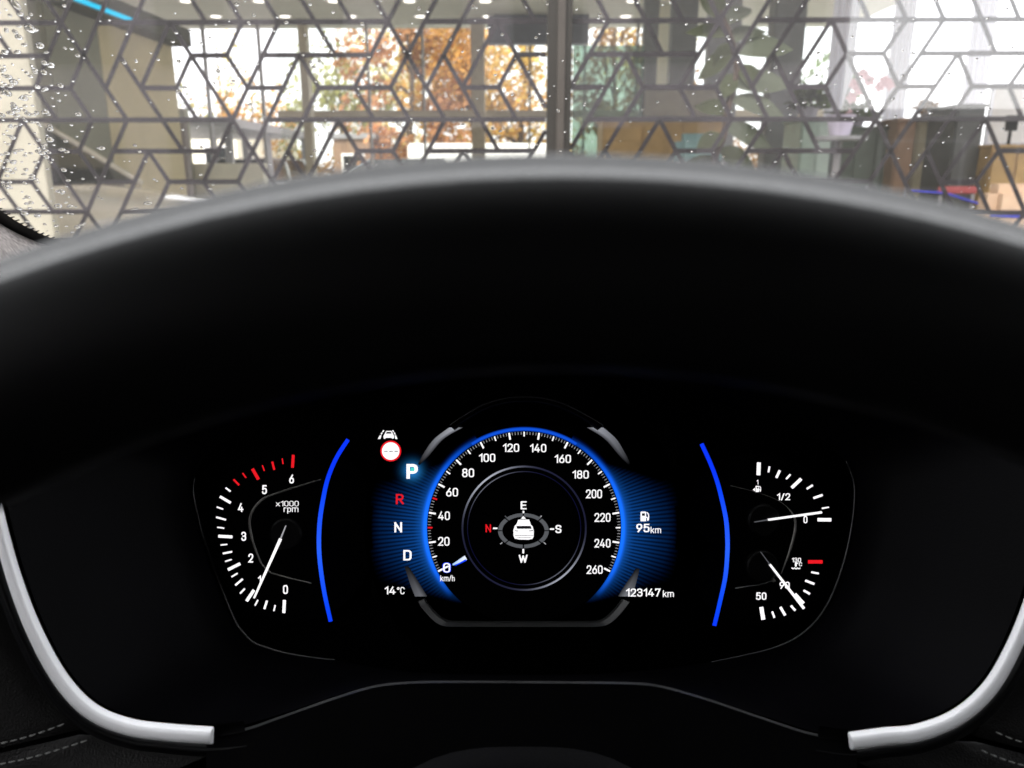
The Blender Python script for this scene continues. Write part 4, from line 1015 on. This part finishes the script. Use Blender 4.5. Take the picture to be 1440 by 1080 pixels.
for a, b, par in ((1072,730,fuel),(1070,795,temp)):
    hubc = MB().lathe([(.0085,0),(.0085,.003),(.0075,.0036),(0,.0038)], 28, (0,0,0)); hubc.v = [C(a,b,.42,0)+v for v in hubc.v]; cp(hubc, 'needle_hub', M['hub'], par)

# ---- central screen
scr = poly('display_screen', [(522,598),(952,598),(952,842),(522,842)], M['face'], clu, -.001)
GX, GY = 737, 742
def glow(side):
    rows = []; A0, A1 = (R(118), R(236)) if side < 0 else (R(62), R(-56))
    NR, NA = 26, 1
    st = 216/(2*math.pi); n = int(abs(A1-A0)*st)*4
    for j in range(NR+1):
        r = 136.5 + 88*(j/NR)**1.4
        rows.append([(GX + r*math.cos(A0+(A1-A0)*i/n), GY - r*math.sin(A0+(A1-A0)*i/n)) for i in range(n+1)])
    o = cp(MB().grid([[C(x, y, .42, .0002) for x, y in row] for row in rows]), 'screen_glow', M['graphic'], scr)
    me = o.data; at = me.attributes.new('lum', 'FLOAT_COLOR', 'POINT'); idx = 0
    for j in range(NR+1):
        for i in range(n+1):
            r = 136.5 + 88*(j/NR)**1.4; a = A0+(A1-A0)*i/n; x, y = rows[j][i]
            yy = abs(y-748)/(100 - 26*min(1, max(0, (r-140)/60))); fa = max(0, 1-yy**2.2)**1.2 if yy < 1 else 0
            vang = math.atan2(y-(GY+5), abs(x-GX)); fe = max(0, 1-(abs(vang)/R(62 if vang < 0 else 42))**3); e0 = .3 if vang < 0 else .3*fe
            fo = math.exp(-((r-136.5)/44)**1.5)
            edge_ = math.exp(-((r-139)/3.6)**2) if r > 136.4 else 0
            ph = i % 4; stripe = (1.0, .55, .10, .55)[ph]; mixs = min(1, max(0, (r-143)/12)); s_ = 1-mixs + mixs*stripe
            far = max(0, min(1, (220-r)/18)); clip = 1 if 524 < x < 950 else 0
            I = (.48*fa*fo*s_*far)*clip; E = edge_*(e0+.7*fe)*clip; H = math.exp(-(math.hypot(x-580, y-662)/11)**2)*clip
            at.data[idx].color = (.012*I + .005*E + .02*H, .17*I + .12*E + .22*H, .78*I + .95*E + .6*H, 1); idx += 1
    return o
glow(-1); glow(1)
arc = lambda r, a0, a1, n=60: [(GX+r*math.cos(R(a0+(a1-a0)*k/n)), GY-r*math.sin(R(a0+(a1-a0)*k/n))) for k in range(n+1)]
o = cp(MB().grid([[C(x,y,.42,.0004) for x, y in arc(r, 122, 58)] for r in (135.5, 137.5, 139.5, 142)]), 'arc_light', M['graphic'], scr)
lumset(o, lambda x, y: ((.006,.09,.75) if 136.5 < math.hypot(x-GX,y-GY) < 140.5 else (0,.003,.03)))
# speed scale
spd = poly('speedometer', disc(GX, GY, 135.3, 72), M['face'], clu, -.0005)
mb = MB(); mb2 = MB()
def tickq(mb, v, r0, r1, w):
    a = R(206.7 - 233.4*v/260); d = Vector((math.cos(a), -math.sin(a))); n = Vector((-d.y, d.x))*w/2; c = Vector((GX, GY))
    q = [c+d*r0+n, c+d*r1+n, c+d*r1-n, c+d*r0-n]; mb.add([C(p.x, p.y, .42, .0012) for p in q], [(0,1,2,3)]); return mb
for v in range(0, 261):
    if v % 20 == 0: cp(tickq(MB(), v, 125.5 if v else 119, 135, 2.3), 'tick', M['lit_white'], spd)
    elif v % 10 == 0: cp(tickq(MB(), v, 128.5, 135, 1.7 if v not in (30, 50) else 2.2), 'tick', M['lit_red' if v in (30, 50) else 'lit_white'], spd)
    elif v % 2 == 0: tickq(mb, v, 131, 135, .7)
o = cp(mb, 'minor_tick', M['lit_mid'], spd); o['kind'] = 'stuff'
for v, x, y in ((20,624,760.5),(40,624.5,724.5),(60,636,691.5),(80,658.5,664.5),(100,685,643),(120,718.5,629),(140,756.5,629.5),(160,791,644.5),(180,816,666.5),(200,834.5,694),(220,846.5,727),(240,846.5,763),(260,835.5,800)):
    text(str(v), x, y, 12.2, M['lit_white'], spd, 'numeral', w=16.6 if v < 100 else 23, bold=.010)
text('0', 628.5, 797.5, 14.5, M['lit_blue'], spd, 'numeral_glow', w=11.6, bold=.03, off=.0012)
text('0', 628.5, 797.5, 13.2, M['lit_white'], spd, 'numeral', w=9.8, bold=.006, off=.0015)
text('km/h', 629.5, 812.3, 8.6, M['lit_white'], spd, 'caption', w=20, bold=.006)
n_ = bar('needle', 655.5, 783, 637, 793, 6.5, M['graphic'], spd, .002, 2.2); lumset(n_, lambda x, y: ((.9,.95,1.1) if x > 648 or y < 790 else (.4,.65,1.1)))
bar('needle_glow', 655.8, 786.2, 640, 794.2, 2.4, M['lit_blue'], n_, .0022, 1.0)
# inner dial ring
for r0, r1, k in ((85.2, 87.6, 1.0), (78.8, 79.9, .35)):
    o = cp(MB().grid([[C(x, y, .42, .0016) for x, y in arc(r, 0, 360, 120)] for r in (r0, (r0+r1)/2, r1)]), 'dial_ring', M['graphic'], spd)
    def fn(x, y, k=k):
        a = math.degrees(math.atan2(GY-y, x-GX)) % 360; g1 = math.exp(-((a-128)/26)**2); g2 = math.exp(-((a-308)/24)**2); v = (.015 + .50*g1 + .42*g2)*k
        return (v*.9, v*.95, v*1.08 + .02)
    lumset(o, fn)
# compass
comp = poly('compass', disc(736, 744, 74, 48), M['face'], scr, .001)
ex, ey = 736, 745.3
def ell(k0, k1, a0, a1, n=14):
    o_ = [(ex+35.6*k*math.cos(R(a0+(a1-a0)*i/n)), ey-24.5*k*math.sin(R(a0+(a1-a0)*i/n))) for k in (k1,) for i in range(n+1)]
    i_ = [(ex+29.6*math.cos(R(a0+(a1-a0)*i/n)), ey-19.6*math.sin(R(a0+(a1-a0)*i/n))) for i in range(n+1)]
    return MB().grid([[C(x,y,.42,.002) for x, y in o_], [C(x,y,.42,.002) for x, y in i_]])
mb = MB()
for k in range(8): q = ell(0, 1, k*45+1.8, k*45+43.2); mb.add(q.v, q.f)
cp(mb, 'compass_ring', M['lit_grey'], scr)
for x0,y0,x1,y1,w,mm in ((736,717.5,736,720.8,2.2,'lit_white'),(735.8,771,735.8,777,2.4,'lit_white'),(693.5,742,699.5,742,2,'lit_white'),(773,743,779,743,2,'lit_white'),(710,724.5,712.3,726.6,1.2,'lit_grey'),(761.5,724.3,759.3,726.5,1.2,'lit_mid'),(703.5,764,706.5,761.8,1.2,'lit_mid'),(764.3,761.5,767.5,764.3,1.2,'lit_mid')):
    bar('compass_mark', x0,y0,x1,y1,w,M[mm],scr,.002)
for s, x, y, mm in (('E',736.3,709.8,'lit_white'),('N',686.8,742,'lit_red'),('S',785,743,'lit_white'),('W',735.6,784.5,'lit_white')): text(s, x, y, 11.2, M[mm], scr, 'compass_letter', w=8.2 if s != 'W' else 12.5, bold=.02, off=.002)
def zc(x, y): return (640+x/7.2, 680+y/7.2)
ci = poly('car_icon', [zc(*p) for p in ((640,358),(748,358),(765,408),(782,425),(795,470),(793,530),(780,552),(740,560),(650,558),(603,548),(592,520),(590,465),(605,420),(622,405))], M['lit_white'], scr, .0022)
poly('icon_window', [zc(*p) for p in ((620,420),(765,420),(775,450),(625,450)) ], M['lit_dark'], ci, .0024)
for q in (((600,465),(640,468),(640,476),(604,474)),((745,468),(790,462),(786,474),(748,476)),((603,515),(790,515),(790,521),(603,521)),((625,536),(770,536),(765,542),(632,542))): poly('icon_line', [zc(*p) for p in q], M['lit_grey'], ci, .0024)
poly('icon_arrow', [zc(*p) for p in ((665,350),(690,322),(716,350))], M['lit_white'], scr, .0022)
# gear letters, warnings, figures
P_ = text('P', 580, 662.5, 20.5, M['lit_white'], scr, 'gear_letter', w=16, bold=.045, off=.0012)
poly('letter_counter', [(578,657.2),(582.5,657.2),(583.5,660),(582.5,662.2),(578,662.2)], M['lit_teal'], P_, .0014)
for s, x, y, mm in (('R',563,701.5,'lit_red'),('N',560.5,740.8,'lit_white'),('D',573.5,780,'lit_white')): text(s, x, y, 14.5, M[mm], scr, 'gear_letter', w=11.5, bold=.02, off=.0014)
text('14', 549, 829, 11.5, M['lit_white'], scr, 'temperature_reading', w=15.5, bold=.012); text('°C', 564, 829.6, 10, M['lit_white'], scr, 'unit', w=10.5, bold=.002)
text('95', 903.5, 742, 12, M['lit_white'], scr, 'range_reading', w=18.5, bold=.02); text('km', 921.5, 744.6, 9, M['lit_white'], scr, 'unit', w=14.8, bold=.006)
text('123147', 904, 832, 12, M['lit_white'], scr, 'odometer_reading', w=49, bold=.012); text('km', 939, 834, 9.5, M['lit_white'], scr, 'unit', w=15.5, bold=.006)
pump(905, 725.6, 13.5, scr)
sg = poly('warning_sign', disc(550, 634, 14.6, 40), M['lit_red'], scr, .0012); poly('sign_face', disc(550, 634, 12.2, 40), M['lit_white'], sg, .0014)
for x in (543.4, 550.5, 557.8): poly('sign_dash', [(x-2.6,633.6),(x+2.6,633.6),(x+2.6,634.8),(x-2.6,634.8)], M['lit_dark'], sg, .0016)
def zl(x, y): return (500+x/6, 590+y/6)
la = poly('lane_icon', [zl(*p) for p in ((262,95),(306,95),(318,120),(326,135),(326,158),(312,160),(308,152),(258,152),(254,160),(240,158),(240,135),(250,120))], M['lit_white'], scr, .0012)
poly('icon_window', [zl(*p) for p in ((266,102),(302,102),(308,118),(260,118))], M['lit_dark'], la, .0014)
for q in (((234,90),(246,90),(238,104),(228,104)),((222,108),(232,108),(226,124),(214,124)),((208,132),(222,132),(212,162),(192,162)),((310,90),(322,90),(328,104),(318,104)),((324,108),(334,108),(342,124),(330,124)),((332,132),(344,132),(356,162),(338,162))): poly('lane_dash', [zl(*p) for p in q], M['lit_white'], la, .0012)
# silver frame pieces drawn on the display
def fade(pts_o, pts_i, lo, hi, nm='frame_graphic'):
    a = spline([Vector((*p,0)) for p in pts_o], 8); b = spline([Vector((*p,0)) for p in pts_i], 8); n = len(a)
    o = cp(MB().grid([[C(p.x,p.y,.42,.001) for p in a], [C((p.x+q.x*1.2)/2.2,(p.y+q.y*1.2)/2.2,.42,.001) for p, q in zip(a,b)], [C(p.x,p.y,.42,.001) for p in b]]), nm, M['graphic'], scr)
    at = o.data.attributes.new('lum','FLOAT_COLOR','POINT')
    for j in range(3):
        for i in range(n):
            f = (1-i/(n-1))**1.5; v = (lo + (hi-lo)*f)*(.75, 1.0, .22)[j]; at.data[j*n+i].color = (v*.93, v*.96, v*1.08, 1)
fade([(632,601),(611,617),(597,636),(588,652)], [(651,601),(624,617),(603,641),(590,654)], 0, .44)
fade([(848,601),(866,617),(878,636),(886,652)], [(825,601),(850,617),(871,641),(884,654)], 0, .36)
fade([(584,838),(578,823),(573,808),(569,796)], [(601,838),(592,823),(583,808),(575,796)], .01, .16)
fade([(889,838),(893,823),(897,808),(899,799)], [(869,838),(878,823),(888,808),(893,799)], .01, .20)
# physical frame around the display: top brow and bottom tray
brow = spline([Vector((a,b,0)) for a, b in ((634,597),(650,586),(680,569),(710,560),(737,558),(765,560),(795,569),(828,586),(846,597))], 5)
rows = [[C(737+(p.x-737)*s, 742+(p.y-742)*s, .42, o_) for p in brow] for s, o_ in ((1.012,.004),(1.0,.007),(.985,.0072),(.955,.003),(.945,.0015))]
cp(MB().grid(rows), 'brow', M['gloss'], smooth=True)
cp(MB().tube([C(p.x, p.y, .42, .0073) for p in brow], .00022, 5), 'brow_edge', M['brow_line'])
tray = spline([Vector((a,b,0)) for a, b in ((589,842),(593,850),(605,864),(618,874),(632,877),(680,877.5),(737,877.5),(800,877.5),(842,877),(856,873),(868,863),(879,850),(884,843))], 5)
rows = [[C(737+(p.x-737)*s, 800+(p.y-800)*s, .42, o_) for p in tray] for s, o_ in ((1.0,.001),(1.0,.005),(.99,.0058),(.945,.0035),(.935,.001))]
cp(MB().grid(rows), 'tray', M['tray'])

# ================================================================== RAINDROPS
rnd = random.Random(11)
def drop_mesh(seed):
    r = random.Random(seed); n = 16; prof = [(1.0,.0),(.96,.2),(.82,.42),(.58,.57),(.28,.64)]
    w = [1 + r.uniform(-.05,.05) for _ in range(n)]; vs = []
    for a, z in prof:
        for k in range(n): vs.append((math.cos(2*math.pi*k/n)*a*w[k], math.sin(2*math.pi*k/n)*a*w[k], z))
    vs.append((0,0,.665)); m_ = len(vs)-1
    fs = [(i*n+k, i*n+(k+1)%n, (i+1)*n+(k+1)%n, (i+1)*n+k) for i in range(4) for k in range(n)] + [(4*n+k, 4*n+(k+1)%n, m_) for k in range(n)] + [tuple(range(n))[::-1]]
    return vs, fs
protos = []
for s in range(4):
    vs, fs = drop_mesh(s); me = bpy.data.meshes.new('raindrop'); me.from_pydata(vs, [], fs); me.materials.append(M['water'])
    me.polygons.foreach_set('use_smooth', [True]*(len(fs)-1) + [False]); me.update(); protos.append((me, vs, fs))
drops = []
RT = Matrix.Rotation(R(YAW), 4, 'Z')
def add_drop(px, py, rx, ry):
    p = wray(px, py); n = wnorm(p.x, p.z-1.2)
    if n.y < 0: n = -n
    tx = Vector((1,0,0)); tx = (tx - n*tx.dot(n)).normalized(); ty = n.cross(tx)
    m_ = Matrix((( tx.x,ty.x,n.x,p.x),(tx.y,ty.y,n.y,p.y),(tx.z,ty.z,n.z,p.z),(0,0,0,1)))
    h = min(rx, ry)*.9
    drops.append((rx*ry, Matrix.Translation(n*.0006) @ m_, rx, ry, h, px))
i = 0
while i < 600:                    # thinly spread over the whole glass
    px, py = rnd.uniform(-20, 1460), rnd.uniform(-30, 300)
    r_ = .0005 + .0008*rnd.random()**2.4
    add_drop(px, py, r_*rnd.uniform(.9,1.25), r_*rnd.uniform(.9,1.3)); i += 1
i = 0
while i < 210:                    # dense patch in the lower left corner
    px, py = rnd.triangular(-10, 140, 10), rnd.uniform(20, 345)
    if px > 60 + (py-60)*.45 or py < 70 and rnd.random() < .7: continue
    r_ = .0006 + .0011*rnd.random()**2.4; el_ = rnd.uniform(1.1, 1.8)
    add_drop(px, py, r_*el_, r_*rnd.uniform(.9, 1.6)); i += 1
for px, py, rx, ry in ((42,42,.004,.005),(22,8,.003,.006),(56,66,.0036,.0034),(70,198,.004,.004),(85,122,.0028,.003),(143,210,.0036,.003),(18,195,.003,.003),(208,287,.005,.003),(189,295,.006,.002),(65,222,.003,.004),(25,213,.006,.0022),(110,162,.003,.003),(10,132,.0034,.005),(20,152,.003,.003),(45,163,.0042,.002),(94,215,.003,.002)):
    add_drop(px, py, rx*.62, ry*.62)
drops.sort(key=lambda d: -d[0])
for k, (ar, mm, rx, ry, h, px) in enumerate(drops[:300]):
    o = bpy.data.objects.new('raindrop', protos[k % 4][0]); COL.objects.link(o)
    o.matrix_world = RT @ mm @ Matrix.Diagonal((rx, ry, h, 1))
    if px < 150: tag(o, 'long clear raindrop in the dense patch by the windshield corner', 'raindrop', 'raindrops crowding the windshield corner')
    else: tag(o, 'round clear raindrop on the sparsely wetted middle of the windshield', 'raindrop', 'raindrops scattered over the windshield')
vs, fs = [], []
for k, (ar, mm, rx, ry, h, px) in enumerate(drops[300:]):
    m2 = RT @ mm @ Matrix.Diagonal((rx, ry, h, 1)); b = len(vs)
    vs += [m2 @ Vector(v) for v in protos[k % 4][1]]; fs += [tuple(i+b for i in f) for f in protos[k % 4][2]]
tag(mk('fine_rain', vs, fs, M['water'], smooth=True), kind='stuff')
